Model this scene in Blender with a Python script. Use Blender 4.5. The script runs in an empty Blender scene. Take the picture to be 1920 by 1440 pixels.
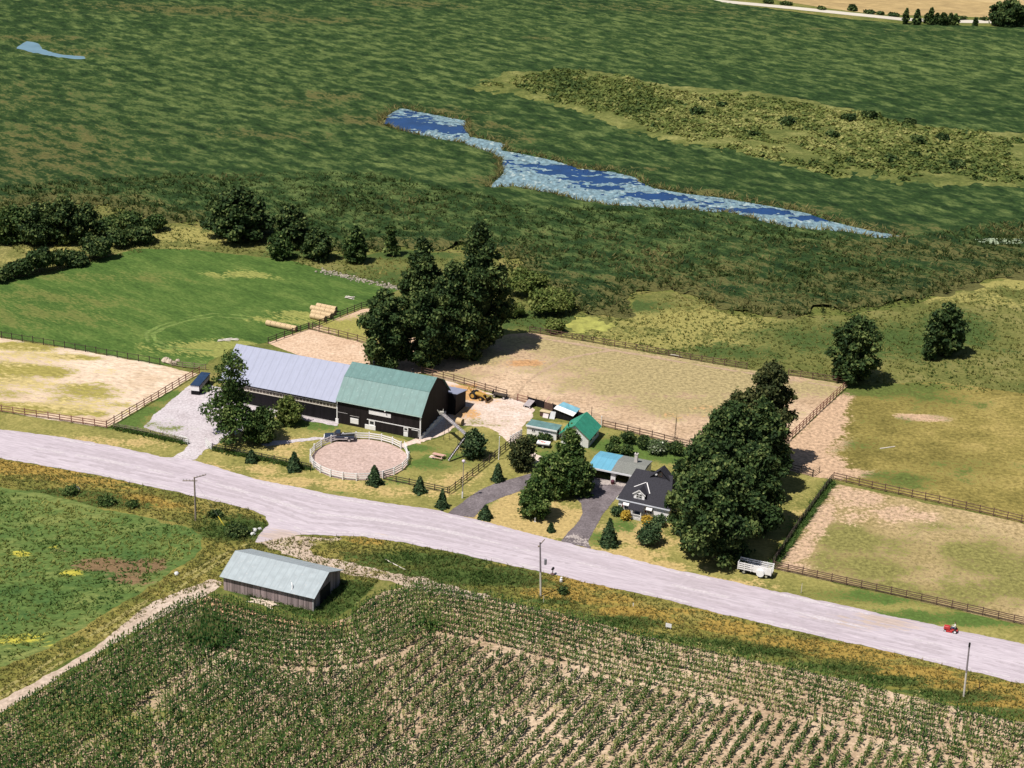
import bpy, math, random
import numpy as np
from mathutils import Matrix, Vector
S = bpy.context.scene
rad = math.radians
# ------------------------------------------------------------------ camera, sky, sun, exposure
FPX, CAMH, PITCH, ROLL = 3200.0, 130.0, rad(22.5), rad(2.5)
FW = np.array([0, math.cos(PITCH), -math.sin(PITCH)])
_U = np.array([0, math.sin(PITCH), math.cos(PITCH)]); _R = np.array([1.0, 0, 0])
RT = math.cos(ROLL)*_R + math.sin(ROLL)*_U
UP = math.cos(ROLL)*_U - math.sin(ROLL)*_R
CP = np.array([0, 0, CAMH])
cam = bpy.data.cameras.new("camera"); camo = bpy.data.objects.new("camera", cam)
S.collection.objects.link(camo); S.camera = camo
M = Matrix(((RT[0], UP[0], -FW[0], CP[0]), (RT[1], UP[1], -FW[1], CP[1]), (RT[2], UP[2], -FW[2], CP[2]), (0, 0, 0, 1)))
camo.matrix_world = M
cam.sensor_width = 36; cam.lens = FPX/1920*36; cam.clip_start = 1; cam.clip_end = 9000

SHX, SHY = 0.43, 0.33                      # ground shadow of one metre of height
sd = Vector((-SHX, -SHY, 1.0)).normalized() # towards the sun
EL = math.asin(sd.z)
W = bpy.data.worlds.new("World"); S.world = W; W.use_nodes = True
nt = W.node_tree; bg = nt.nodes["Background"]
sky = nt.nodes.new("ShaderNodeTexSky"); sky.sky_type = 'NISHITA'; sky.sun_disc = False
sky.sun_elevation = EL; sky.sun_rotation = math.atan2(sd.x, sd.y)
nt.links.new(sky.outputs[0], bg.inputs[0]); bg.inputs[1].default_value = 0.05
sl = bpy.data.lights.new("sun", 'SUN'); sl.energy = 4.6; sl.angle = rad(0.5); sl.color = (1, .95, .87)
so = bpy.data.objects.new("sun", sl); S.collection.objects.link(so)
so.rotation_euler = sd.to_track_quat('Z', 'Y').to_euler()
S.view_settings.view_transform = 'Standard'; S.view_settings.look = 'None'
S.view_settings.exposure = 0.3; S.view_settings.gamma = 1
S.cycles.max_bounces = 5; S.cycles.diffuse_bounces = 2; S.cycles.use_adaptive_sampling = True

# ------------------------------------------------------------------ helpers
def G(px, py, z=0.0):                       # ground point seen at a photo pixel
    d = FW*FPX + RT*(px-960) + UP*(720-py)
    t = (z-CAMH)/d[2]
    return CP + d*t
def K(px, py):                              # photo pixels per metre of height / of width at that ground point
    p = G(px, py) - CP; k = FPX/(p@FW)
    return k*math.cos(math.atan2(CAMH, math.hypot(p[0], p[1]))), k
def new_ob(name, data, parent=None, loc=None, rz=0.0):
    o = bpy.data.objects.new(name, data); S.collection.objects.link(o)
    if parent: o.parent = parent
    if loc is not None: o.location = loc
    if rz: o.rotation_euler = (0, 0, rz)
    return o
def tag(o, label=None, cat=None, group=None, kind=None):
    if label: o["label"] = label
    if cat: o["category"] = cat
    if group: o["group"] = group
    if kind: o["kind"] = kind
    return o
def thing(name, label, cat, loc=(0, 0, 0), rz=0.0, group=None):
    o = new_ob(name, None, None, Vector([float(c) for c in loc]), rz)
    o.empty_display_size = 0.3
    return tag(o, label, cat, group)
def copy_tree(o, parent=None):
    c = o.copy(); S.collection.objects.link(c); c.parent = parent
    for ch in list(o.children): copy_tree(ch, c)
    return c
class MB:
    def __init__(s): s.v = []; s.f = []
    def poly(s, pts):
        n = len(s.v); s.v += [tuple(map(float, p)) for p in pts]; s.f.append(tuple(range(n, n+len(pts)))); return s
    def box(s, x0, x1, y0, y1, z0, z1, rot=0.0, c=None, tilt=None):
        n = len(s.v)
        P = [(x, y, z) for z in (z0, z1) for x, y in ((x0, y0), (x1, y0), (x1, y1), (x0, y1))]
        if rot:
            cx, cy = c if c else ((x0+x1)/2, (y0+y1)/2); a, b = math.cos(rot), math.sin(rot)
            P = [(cx+(x-cx)*a-(y-cy)*b, cy+(x-cx)*b+(y-cy)*a, z) for x, y, z in P]
        if tilt: P = [tuple(tilt @ Vector(p)) for p in P]
        s.v += P
        s.f += [tuple(n+i for i in q) for q in ((0, 3, 2, 1), (4, 5, 6, 7), (0, 1, 5, 4), (1, 2, 6, 5), (2, 3, 7, 6), (3, 0, 4, 7))]
        return s
    def prism(s, prof, y0, y1, axis='y'):       # prof: (x,z) outline counter-clockwise, extruded along y (or x)
        n = len(s.v); m = len(prof)
        for yy in (y0, y1):
            for a, b in prof: s.v.append((a, yy, b) if axis == 'y' else (yy, a, b))
        s.f.append(tuple(range(n, n+m))); s.f.append(tuple(range(n+2*m-1, n+m-1, -1)))
        for i in range(m):
            j = (i+1) % m; s.f.append((n+i, n+m+i, n+m+j, n+j))
        return s
    def tube(s, pts, rs, n=8, cap=True):
        pts = [Vector([float(q) for q in p]) for p in pts]
        if not hasattr(rs, '__len__'): rs = [rs]*len(pts)
        base = len(s.v); up = None
        for i, p in enumerate(pts):
            d = (pts[min(i+1, len(pts)-1)] - pts[max(i-1, 0)]).normalized()
            a = d.orthogonal().normalized() if up is None else (up - d*up.dot(d)).normalized()
            up = a; b = d.cross(a)
            for k in range(n):
                t = 2*math.pi*k/n; s.v.append(tuple(p + (a*math.cos(t)+b*math.sin(t))*rs[i]))
        for i in range(len(pts)-1):
            for k in range(n):
                k2 = (k+1) % n; A = base+i*n; s.f.append((A+k, A+k2, A+n+k2, A+n+k))
        if cap:
            s.f.append(tuple(base+k for k in reversed(range(n)))); e = base+(len(pts)-1)*n; s.f.append(tuple(e+k for k in range(n)))
        return s
    def beam(s, a, b, w, h):                    # rectangular bar between two points
        a = Vector([float(q) for q in a]); b = Vector([float(q) for q in b]); d = (b-a).normalized()
        sd_ = d.cross(Vector((0, 0, 1)))
        sd_ = Vector((1, 0, 0)) if sd_.length < 1e-3 else sd_.normalized()
        u = sd_.cross(d).normalized(); n = len(s.v)
        for p in (a, b):
            for x, y in ((-1, -1), (1, -1), (1, 1), (-1, 1)): s.v.append(tuple(p + sd_*x*w/2 + u*y*h/2))
        s.f += [tuple(n+i for i in q) for q in ((0, 3, 2, 1), (4, 5, 6, 7), (0, 1, 5, 4), (1, 2, 6, 5), (2, 3, 7, 6), (3, 0, 4, 7))]
        return s
    def ball(s, c, r, seg=10, rings=6, jit=0, rnd=None):
        n = len(s.v); rx, ry, rz = (r if hasattr(r, '__len__') else (r, r, r))
        for i in range(rings+1):
            t = math.pi*i/rings
            for k in range(seg):
                ph = 2*math.pi*k/seg; q = 1+(rnd.uniform(-jit, jit) if rnd else 0)
                s.v.append((c[0]+rx*q*math.sin(t)*math.cos(ph), c[1]+ry*q*math.sin(t)*math.sin(ph), c[2]+rz*q*math.cos(t)))
        for i in range(rings):
            for k in range(seg):
                k2 = (k+1) % seg; A = n+i*seg; s.f.append((A+k, A+seg+k, A+seg+k2, A+k2))
        return s
    def mesh(s, name, mat, bevel=0):
        me = bpy.data.meshes.new(name); me.from_pydata(s.v, [], s.f); me.materials.append(mat); me.update(); return me
    def put(s, name, mat, parent=None, loc=None, rz=0.0, smooth=False, label=None, bevel=0):
        me = s.mesh(name, mat)
        if smooth:
            for p in me.polygons: p.use_smooth = True
        o = new_ob(name, me, parent, loc, rz)
        if bevel:
            b = o.modifiers.new("b", 'BEVEL'); b.width = bevel; b.segments = 1; b.limit_method = 'ANGLE'
        if label: o["label"] = label
        return o
# ---- numpy noise
_rng = np.random.RandomState(7); _T = _rng.rand(256, 256)
def vn(x, y, seed=0):
    x = x + seed*17.13; y = y + seed*9.71
    xi = np.floor(x).astype(int); yi = np.floor(y).astype(int); fx = x-xi; fy = y-yi
    fx = fx*fx*(3-2*fx); fy = fy*fy*(3-2*fy)
    a = _T[xi & 255, yi & 255]; b = _T[(xi+1) & 255, yi & 255]; c = _T[xi & 255, (yi+1) & 255]; d = _T[(xi+1) & 255, (yi+1) & 255]
    return ((a*(1-fx)+b*fx)*(1-fy)+(c*(1-fx)+d*fx)*fy)*2-1
def fbm(x, y, f, o=4, seed=0):
    s = 0; a = 1; t = 0
    for i in range(o): s = s+a*vn(x*f, y*f, seed+i); t += a; a *= .55; f *= 2.03
    return s/t
def ss(a, b, x):
    t = np.clip((x-a)/(b-a), 0, 1); return t*t*(3-2*t)
# ---- signed distances
def sdf_poly(poly, x, y):
    best = np.full(x.shape, 1e9); inside = np.zeros(x.shape, bool); n = len(poly)
    for i in range(n):
        ax, ay = poly[i]; bx, by = poly[(i+1) % n]; dx, dy = bx-ax, by-ay
        t = np.clip(((x-ax)*dx+(y-ay)*dy)/(dx*dx+dy*dy+1e-9), 0, 1)
        best = np.minimum(best, (x-ax-t*dx)**2+(y-ay-t*dy)**2)
        c = (ay > y) != (by > y)
        with np.errstate(divide='ignore', invalid='ignore'): xx = ax+(y-ay)*dx/(dy if dy else 1e-9)
        inside ^= c & (x < xx)
    return np.where(inside, 1, -1)*np.sqrt(best)
def sdf_line(pts, x, y):
    best = np.full(x.shape, 1e9)
    for (ax, ay), (bx, by) in zip(pts[:-1], pts[1:]):
        dx, dy = bx-ax, by-ay; t = np.clip(((x-ax)*dx+(y-ay)*dy)/(dx*dx+dy*dy+1e-9), 0, 1)
        best = np.minimum(best, (x-ax-t*dx)**2+(y-ay-t*dy)**2)
    return np.sqrt(best)
def PW(px): return [tuple(G(a, b)[:2]) for a, b in px]
# ---- materials
def mat(name, col, rough=.8, metal=0.0, var=.15, scale=1.5, stretch=(1, 1, 1), rot=(0, 0, 0), col2=None, bump=0.0, spec=.3, c3=None, s3=8.0, obj=True, thr=(.35, .7)):
    m = bpy.data.materials.new(name); m.use_nodes = True; n = m.node_tree; L = n.links
    b = n.nodes["Principled BSDF"]; b.inputs["Roughness"].default_value = rough; b.inputs["Metallic"].default_value = metal
    b.inputs["Specular IOR Level"].default_value = spec
    tc = n.nodes.new("ShaderNodeTexCoord"); mp = n.nodes.new("ShaderNodeMapping"); L.new(tc.outputs["Object"], mp.inputs[0])
    mp.inputs["Scale"].default_value = stretch; mp.inputs["Rotation"].default_value = rot
    nz = n.nodes.new("ShaderNodeTexNoise"); nz.inputs["Scale"].default_value = scale; nz.inputs["Detail"].default_value = 6; nz.inputs["Roughness"].default_value = .65
    L.new(mp.outputs[0], nz.inputs[0])
    r = n.nodes.new("ShaderNodeValToRGB"); L.new(nz.outputs[0], r.inputs[0])
    lo = [c*(1-var) for c in col]; hi = list(col2) if col2 else [min(1, c*(1+var)) for c in col]
    r.color_ramp.elements[0].position = thr[0]; r.color_ramp.elements[1].position = thr[1]
    r.color_ramp.elements[0].color = (*lo, 1); r.color_ramp.elements[1].color = (*hi, 1)
    out = r.outputs[0]
    if c3:
        n3 = n.nodes.new("ShaderNodeTexNoise"); n3.inputs["Scale"].default_value = s3; n3.inputs["Detail"].default_value = 3
        L.new(mp.outputs[0], n3.inputs[0]); q = n.nodes.new("ShaderNodeMapRange"); q.inputs[1].default_value = .58; q.inputs[2].default_value = .68
        L.new(n3.outputs[0], q.inputs[0]); mx = n.nodes.new("ShaderNodeMix"); mx.data_type = 'RGBA'
        L.new(q.outputs[0], mx.inputs[0]); L.new(out, mx.inputs[6]); mx.inputs[7].default_value = (*c3, 1); out = mx.outputs[2]
    L.new(out, b.inputs[0])
    if bump:
        bp = n.nodes.new("ShaderNodeBump"); bp.inputs["Strength"].default_value = bump; bp.inputs["Distance"].default_value = .1
        L.new(nz.outputs[0], bp.inputs["Height"]); L.new(bp.outputs[0], b.inputs["Normal"])
    return m
def terrain_mat(name, cols, big=.03, mid=.25, fine=2.5, stretch=(1, 1, 1), rz=0.0, A=None, B=None, bump=.4, speck=None, rough=.95, bd=.25, ragged=.9, midamt=.55, fineamt=.35, speckt=.66, ramp=(.38, .5, .62), shiftB=0, vamt=1.5):
    """cols: dark, middle, light; A/B: colours of the patches given per vertex as spotA / spotB"""
    m = bpy.data.materials.new(name); m.use_nodes = True; n = m.node_tree; L = n.links; N = n.nodes
    b = N["Principled BSDF"]; b.inputs["Roughness"].default_value = rough; b.inputs["Specular IOR Level"].default_value = .12
    g = N.new("ShaderNodeNewGeometry"); mp = N.new("ShaderNodeMapping"); L.new(g.outputs["Position"], mp.inputs[0])
    mp.vector_type = 'TEXTURE' if False else 'POINT'
    mr = N.new("ShaderNodeMapping"); L.new(g.outputs["Position"], mr.inputs[0]); mr.inputs["Rotation"].default_value = (0, 0, -rz)
    L.new(mr.outputs[0], mp.inputs[0]); mp.inputs["Scale"].default_value = stretch
    def nz(sc, det=5, ro=.6, src=mp):
        q = N.new("ShaderNodeTexNoise"); q.inputs["Scale"].default_value = sc; q.inputs["Detail"].default_value = det; q.inputs["Roughness"].default_value = ro
        L.new(src.outputs[0], q.inputs[0]); return q.outputs[0]
    def math_(op, a, bb, c=None):
        q = N.new("ShaderNodeMath"); q.operation = op
        for i, s_ in enumerate((a, bb, c)):
            if s_ is None: continue
            if isinstance(s_, (int, float)): q.inputs[i].default_value = s_
            else: L.new(s_, q.inputs[i])
        return q.outputs[0]
    nb, nm, nf = nz(big, 3, .5), nz(mid, 6, .68), nz(fine, 6, .7)
    s_ = math_('MULTIPLY_ADD', nm, midamt, math_('MULTIPLY', nb, 1-midamt-fineamt*.5))
    s_ = math_('MULTIPLY_ADD', nf, fineamt*.5+.0, s_)
    if shiftB:
        at = N.new("ShaderNodeAttribute"); at.attribute_name = "spotB"; s_ = math_("MULTIPLY_ADD", at.outputs["Fac"], shiftB, s_)
    r = N.new("ShaderNodeValToRGB"); L.new(s_, r.inputs[0]); e = r.color_ramp.elements
    e[0].position = ramp[0]; e[0].color = (*cols[0], 1); e[1].position = ramp[2]; e[1].color = (*cols[2], 1)
    k = e.new(ramp[1]); k.color = (*cols[1], 1)
    out = r.outputs[0]
    for key, c in (("spotA", A), ("spotB", B)):
        if c is None or (shiftB and key == 'spotB'): continue
        at = N.new("ShaderNodeAttribute"); at.attribute_name = key
        f = math_('MULTIPLY_ADD', math_('SUBTRACT', nm, .5), ragged*2.2, at.outputs["Fac"])
        f = math_('MULTIPLY_ADD', math_('SUBTRACT', nf, .5), ragged*1.6, f)
        q = N.new("ShaderNodeMapRange"); q.interpolation_type = 'SMOOTHSTEP'; q.inputs[1].default_value = .38; q.inputs[2].default_value = .66; L.new(f, q.inputs[0])
        gate = N.new("ShaderNodeMapRange"); gate.inputs[1].default_value = .02; gate.inputs[2].default_value = .2; L.new(at.outputs["Fac"], gate.inputs[0])
        mx = N.new("ShaderNodeMix"); mx.data_type = 'RGBA'; L.new(math_('MULTIPLY', q.outputs[0], gate.outputs[0]), mx.inputs[0]); L.new(out, mx.inputs[6])
        vr = N.new("ShaderNodeMix"); vr.data_type = 'RGBA'; L.new(nf, vr.inputs[0]); vr.inputs[6].default_value = (*[q_*.72 for q_ in c], 1); vr.inputs[7].default_value = (*[q_*1.25 for q_ in c], 1)
        L.new(vr.outputs[2], mx.inputs[7]); out = mx.outputs[2]
    if speck:
        q = N.new("ShaderNodeMapRange"); q.inputs[1].default_value = speckt; q.inputs[2].default_value = speckt+.06
        L.new(nz(1.3, 4, .7, mr), q.inputs[0]); mx = N.new("ShaderNodeMix"); mx.data_type = 'RGBA'
        L.new(q.outputs[0], mx.inputs[0]); L.new(out, mx.inputs[6]); mx.inputs[7].default_value = (*speck, 1); out = mx.outputs[2]
    # small-scale brightness of the stuff itself (clods, blades)
    hv = N.new("ShaderNodeHueSaturation"); L.new(out, hv.inputs["Color"]); L.new(math_('MULTIPLY_ADD', nf, vamt, 1-vamt*.5), hv.inputs["Value"])
    L.new(hv.outputs[0], b.inputs[0])
    if bump:
        bp = N.new("ShaderNodeBump"); bp.inputs["Strength"].default_value = bump; bp.inputs["Distance"].default_value = bd
        L.new(nf, bp.inputs["Height"]); L.new(bp.outputs[0], b.inputs["Normal"])
    return m
def tint_mat(name, c0, c1, c2, rough=.75, transl=.2):
    m = bpy.data.materials.new(name); m.use_nodes = True; n = m.node_tree; L = n.links
    b = n.nodes["Principled BSDF"]; b.inputs["Roughness"].default_value = rough; b.inputs["Specular IOR Level"].default_value = .2
    at = n.nodes.new("ShaderNodeAttribute"); at.attribute_name = "tint"
    r = n.nodes.new("ShaderNodeValToRGB"); L.new(at.outputs["Fac"], r.inputs[0]); e = r.color_ramp.elements
    e[0].color = (*c0, 1); e[1].color = (*c2, 1); k = e.new(.5); k.color = (*c1, 1)
    L.new(r.outputs[0], b.inputs[0])
    if transl:
        t = n.nodes.new("ShaderNodeBsdfTranslucent"); L.new(r.outputs[0], t.inputs[0]); mx = n.nodes.new("ShaderNodeMixShader"); mx.inputs[0].default_value = transl
        L.new(b.outputs[0], mx.inputs[1]); L.new(t.outputs[0], mx.inputs[2]); L.new(mx.outputs[0], n.nodes["Material Output"].inputs[0])
    return m
def np_mesh(name, V, F, m, tint=None, attrs=None, smooth=False):
    """V (n,3), F (k,c) with one face size"""
    me = bpy.data.meshes.new(name); k, c = F.shape
    me.vertices.add(len(V)); me.vertices.foreach_set("co", np.ascontiguousarray(V, np.float32).ravel())
    me.loops.add(k*c); me.loops.foreach_set("vertex_index", np.ascontiguousarray(F, np.int32).ravel())
    me.polygons.add(k); me.polygons.foreach_set("loop_start", np.arange(0, k*c, c, dtype=np.int32))
    me.materials.append(m)
    me.update(calc_edges=True)
    if tint is not None:
        a = me.attributes.new("tint", 'FLOAT', 'FACE'); a.data.foreach_set("value", tint.astype(np.float32))
    for key, val in (attrs or {}).items():
        a = me.attributes.new(key, 'FLOAT', 'POINT'); a.data.foreach_set("value", val.astype(np.float32))
    if smooth: me.polygons.foreach_set("use_smooth", np.ones(k, bool))
    return me
# ---- ragged ground sheets: real geometry cut along a distance field
def sheet(name, m, field, bbox, res, z, height=None, kind='structure', A=(), B=(), label=None, cat=None, Afun=None):
    x0, x1, y0, y1 = bbox
    xs = np.arange(x0, x1+res, res); ys = np.arange(y0, y1+res, res)
    X, Y = np.meshgrid(xs, ys); v = field(X, Y); nx = X.shape[1]
    ins = v > 0; pts = np.stack([X.ravel(), Y.ravel()], 1); vv = v.ravel()
    cnt = ins[:-1, :-1].astype(int)+ins[1:, :-1]+ins[1:, 1:]+ins[:-1, 1:]
    i0 = np.arange(X.size).reshape(X.shape)
    quads = np.stack([i0[:-1, :-1], i0[:-1, 1:], i0[1:, 1:], i0[1:, :-1]], -1)
    full = quads[cnt == 4]; part = quads[(cnt > 0) & (cnt < 4)]
    verts = [tuple(p) for p in pts]; newv = []; cache = {}; faces = full.tolist()
    base = len(verts)
    for q in part:
        out = []
        for a, b in zip(q, np.roll(q, -1)):
            ia, ib = vv[a] > 0, vv[b] > 0
            if ia: out.append(int(a))
            if ia != ib:
                key = (min(a, b), max(a, b))
                if key not in cache:
                    t = vv[a]/(vv[a]-vv[b]); cache[key] = base+len(newv); newv.append(tuple(pts[a]+(pts[b]-pts[a])*t))
                out.append(cache[key])
        if len(out) >= 3: faces.append(out)
    P = np.array(verts+newv) if newv else np.array(verts)
    used = np.zeros(len(P), bool)
    for f in faces: used[f] = True
    idx = np.cumsum(used)-1; P = P[used]; faces = [[int(idx[i]) for i in f] for f in faces]
    sdv = np.concatenate([vv, np.zeros(len(newv))])[used]
    Z = np.full(len(P), z) if height is None else z+height(P[:, 0], P[:, 1], sdv)
    me = bpy.data.meshes.new(name); me.from_pydata(np.column_stack([P, Z]).tolist(), [], faces); me.materials.append(m)
    for key, sp in (("spotA", A), ("spotB", B)):
        if not len(sp): continue
        val = np.zeros(len(P))
        for s_ in sp:
            px, py, rx, ry, st = s_[:5]; an = rad(s_[5]) if len(s_) > 5 else 0
            c = G(px, py); dx = P[:, 0]-c[0]; dy = P[:, 1]-c[1]
            u = (dx*math.cos(an)+dy*math.sin(an))/rx; w = (-dx*math.sin(an)+dy*math.cos(an))/ry
            val = np.maximum(val, st*np.exp(-(u*u+w*w)*.8))
        if Afun and key == 'spotA': val = np.maximum(val, Afun(P[:, 0], P[:, 1]))
        a = me.attributes.new(key, 'FLOAT', 'POINT'); a.data.foreach_set("value", val.astype(np.float32))
    me.polygons.foreach_set("use_smooth", np.ones(len(me.polygons), bool)) if height is not None else None
    me.update()
    o = new_ob(name, me); o["kind"] = kind
    if label: o["label"] = label
    if cat: o["category"] = cat
    return o
def poly_sheet(name, m, px, z, res=.5, jit=(.35, .8), sub=(), height=None, world=None, pad=2, **kw):
    W_ = world or PW(px); a = np.array(W_)
    f0, f1 = jit
    def field(X, Y):
        v = sdf_poly(W_, X, Y)+fbm(X, Y, .35, 4, 3)*f0*1.6+fbm(X, Y, 1.6, 2, 9)*f0*f1
        for s_ in sub: v = np.minimum(v, -sdf_poly(s_, X, Y))
        return v
    return sheet(name, m, field, (a[:, 0].min()-pad, a[:, 0].max()+pad, a[:, 1].min()-pad, a[:, 1].max()+pad), res, z, height, **kw)
def line_sheet(name, m, px, width, z, res=.4, jit=.3, **kw):
    W_ = PW(px); a = np.array(W_); pd = width+1
    return sheet(name, m, lambda X, Y: width/2-sdf_line(W_, X, Y)+fbm(X, Y, .8, 3, 5)*jit+fbm(X, Y, .12, 2, 4)*jit, (a[:, 0].min()-pd, a[:, 0].max()+pd, a[:, 1].min()-pd, a[:, 1].max()+pd), res, z, **kw)
# ------------------------------------------------------------------ the ground and everything lying on it
m_ground = terrain_mat("rough_grass", [(.075, .10, .022), (.145, .155, .04), (.26, .21, .075)], big=.02, mid=.12, fine=1.2, bump=.6, bd=.4)
MB().poly([(-6000, -800, 0), (6000, -800, 0), (6000, 8000, 0), (-6000, 8000, 0)]).put("ground", m_ground)["kind"] = "structure"

CREEK = [(717, 232), (725, 217), (753, 203), (800, 213), (873, 227), (872, 243), (882, 257), (947, 270), (940, 283), (973, 288), (1040, 302), (1090, 317), (1150, 323), (1190, 333), (1223, 353), (1280, 363), (1363, 373), (1430, 385), (1513, 400), (1563, 417), (1630, 433), (1703, 445), (1647, 447), (1597, 437), (1487, 427), (1447, 420), (1390, 403), (1280, 393), (1173, 388), (1087, 377), (1057, 367), (957, 350), (917, 352), (943, 327), (940, 300), (930, 290), (867, 268), (820, 262), (753, 245)]
POND = [(28, 90), (50, 77), (70, 80), (82, 93), (112, 102), (162, 106), (160, 112), (115, 109), (65, 100)]
PALEPOND = [(1818, 449), (1860, 446), (1960, 447), (1960, 457), (1850, 458)]
SCUM = [(1058, 622), (1082, 598), (1107, 594), (1135, 603), (1158, 614), (1133, 625), (1107, 618), (1087, 627)]
WC, WP, WPP, WS = PW(CREEK), PW(POND), PW(PALEPOND), PW(SCUM)
m_water = mat("creek_water", (.010, .045, .15), rough=.12, var=.25, scale=.15, spec=.5)
m_pondw = mat("pond_water", (.16, .27, .34), rough=.2, var=.15, scale=.1)
m_lily = mat("lily_pads", (.17, .26, .30), var=.5, scale=.9, stretch=(1, .5, 1), rough=.6, c3=(.38, .45, .44), s3=.6)
m_scum = mat("duckweed", (.31, .31, .075), var=.35, scale=.5)
poly_sheet("creek_water", m_water, CREEK, .03, res=1.0, jit=(.8, .5))
poly_sheet("pond_water", m_pondw, POND, .03, res=1.5, jit=(.8, .5))
poly_sheet("pond_water", mat("green_water", (.30, .36, .24), var=.2, scale=.2), PALEPOND, .03, res=1.0, jit=(.8, .5))
poly_sheet("duckweed", m_scum, SCUM, .05, res=.4, jit=(1.6, .9), kind='stuff')
a_ = np.array(WC)
def lily_f(X, Y):
    # open water stays clear in a few pools
    v = np.minimum(sdf_poly(WC, X, Y)+.1, 9)
    n_ = fbm(X, Y*1.6, .07, 5, 21)*1.2+fbm(X, Y*1.2, .75, 3, 31)*1.3
    op = np.zeros_like(X)
    for px, py, rx, ry in ((752, 228, 14, 14), (838, 242, 12, 6), (1040, 313, 14, 3.5), (1085, 324, 16, 4), (1140, 338, 16, 4), (1225, 368, 9, 3), (1420, 396, 9, 2.5), (1525, 410, 7, 2.5), (1130, 352, 8, 2)):
        c = G(px, py); op = np.maximum(op, 1.6*np.exp(-(((X-c[0])/rx)**2+((Y-c[1])/ry)**2)))
    return np.minimum(v, (n_+.78-op)*1.5)
sheet("lily_pads", m_lily, lily_f, (a_[:, 0].min(), a_[:, 0].max(), a_[:, 1].min(), a_[:, 1].max()), .55, .07, kind='stuff')

# marsh, with real relief
MARSH = [(-260, 470), (-60, 420), (60, 385), (190, 388), (300, 412), (400, 435), (520, 462), (650, 480), (760, 470), (930, 480), (960, 520), (1050, 560), (1075, 590), (1180, 596), (1190, 555), (1260, 545), (1360, 590), (1450, 598), (1580, 592), (1700, 575), (1850, 530), (2120, 500), (2500, 300), (2300, 70), (1920, 50), (1700, 45), (1540, 28), (1400, 9), (1300, -8), (1100, -40), (-500, -70), (-600, 300)]
WM = PW(MARSH); am = np.array(WM)
m_marsh = terrain_mat("marsh_grass", [(.012, .030, .009), (.029, .060, .016), (.145, .19, .058)], big=.010, mid=.21, fine=1.1, ramp=(.39, .50, .665), stretch=(.6, 1.2, 1), rz=rad(-42), shiftB=.06, A=(.115, .112, .038), B=(.10, .155, .045), bump=.9, bd=.8, ragged=.9, midamt=.78, fineamt=.3)
def marsh_h(x, y, sdv):
    c, s_ = math.cos(rad(-14)), math.sin(rad(-14)); u = x*c+y*s_; w = -x*s_+y*c
    e = np.minimum(-sdf_poly(WC, x, y), np.minimum(-sdf_poly(WP, x, y), -sdf_poly(WPP, x, y)))
    e = np.minimum(e, sdf_poly(WM, x, y)*.35)
    return .02+ss(0, 2.5, e)*(.75+.55*fbm(u*.5, w, .11, 4, 2)+.35*vn(u*.6, w*1.2, 8))
def marsh_f(X, Y):
    v = sdf_poly(WM, X, Y)+fbm(X, Y, .06, 4, 12)*7+fbm(X, Y, .35, 3, 15)*3.2-1.5
    j = fbm(X, Y, .3, 3, 13)*.8
    for q in (WC, WP, WPP): v = np.minimum(v, -sdf_poly(q, X, Y)+j)
    return v
BR = [(1500, 575, 30, 12, 0.56), (1400, 520, 45, 18, 0.46), (1200, 520, 30, 15, 0.31), (1650, 540, 40, 15, 0.56), (1800, 480, 40, 14, 0.56), (1700, 470, 30, 10, 0.56), (1500, 470, 30, 10, 0.37), (60, 300, 40, 60, 0.50), (30, 200, 40, 50, 0.37), (130, 340, 50, 25, 0.37), (570, 200, 18, 12, 0.43), (500, 258, 25, 8, 0.50), (620, 185, 14, 8, 0.56), (350, 22, 60, 14, 0.56), (560, 40, 40, 12, 0.50), (740, 225, 30, 14, 0.43), (690, 232, 20, 6, 0.62), (900, 240, 18, 8, 0.56), (850, 212, 16, 7, 0.56), (950, 262, 12, 8, 0.50), (1300, 365, 20, 5, 0.56), (1450, 392, 25, 5, 0.56), (1600, 425, 25, 6, 0.56), (930, 345, 12, 7, 0.56), (1240, 20, 60, 18, 0.43), (780, 12, 30, 12, 0.50), (1000, 75, 10, 6, 0.50), (1720, 62, 40, 12, 0.31), (70, 75, 25, 10, 0.50), (130, 100, 25, 10, 0.50), (1150, 318, 25, 3, 0.56), (1500, 60, 60, 18, 0.31), (1180, 590, 14, 8, 0.50), (700, 440, 30, 10, 0.25), (1000, 450, 40, 14, 0.22), (1300, 450, 40, 14, 0.25)]
LT = [(850, 330, 30, 10, .75), (560, 310, 60, 14, .5), (640, 350, 40, 12, .55), (300, 200, 80, 45, .5), (450, 120, 90, 50, .55), (250, 90, 80, 45, .45), (700, 90, 70, 40, .5), (900, 60, 80, 40, .45), (1780, 130, 60, 22, .8), (1850, 100, 50, 22, .7), (1000, 105, 40, 12, .6), (870, 155, 25, 7, .7), (100, 270, 50, 25, .5), (1350, 60, 70, 30, .5), (600, 60, 80, 30, .45), (1130, 250, 30, 5, .5), (1280, 95, 60, 20, .4), (1480, 90, 60, 20, .5), (500, 370, 40, 10, .4), (1100, 430, 60, 14, .35), (300, 380, 60, 12, .45), (850, 430, 40, 14, .3), (1250, 500, 50, 12, .3), (150, 320, 50, 20, .4), (700, 400, 60, 10, .35), (950, 300, 20, 8, .3)]
sheet("marsh_ground", m_marsh, marsh_f, (-330, 330, am[:, 1].min()-6, 1010), 2.0, 0.02, marsh_h, A=BR, B=LT, Afun=lambda x, y: np.where(y < 460, 1.0*np.exp(-np.clip(sdf_poly(WM, x, y), 0, 99)/11), 0))

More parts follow.
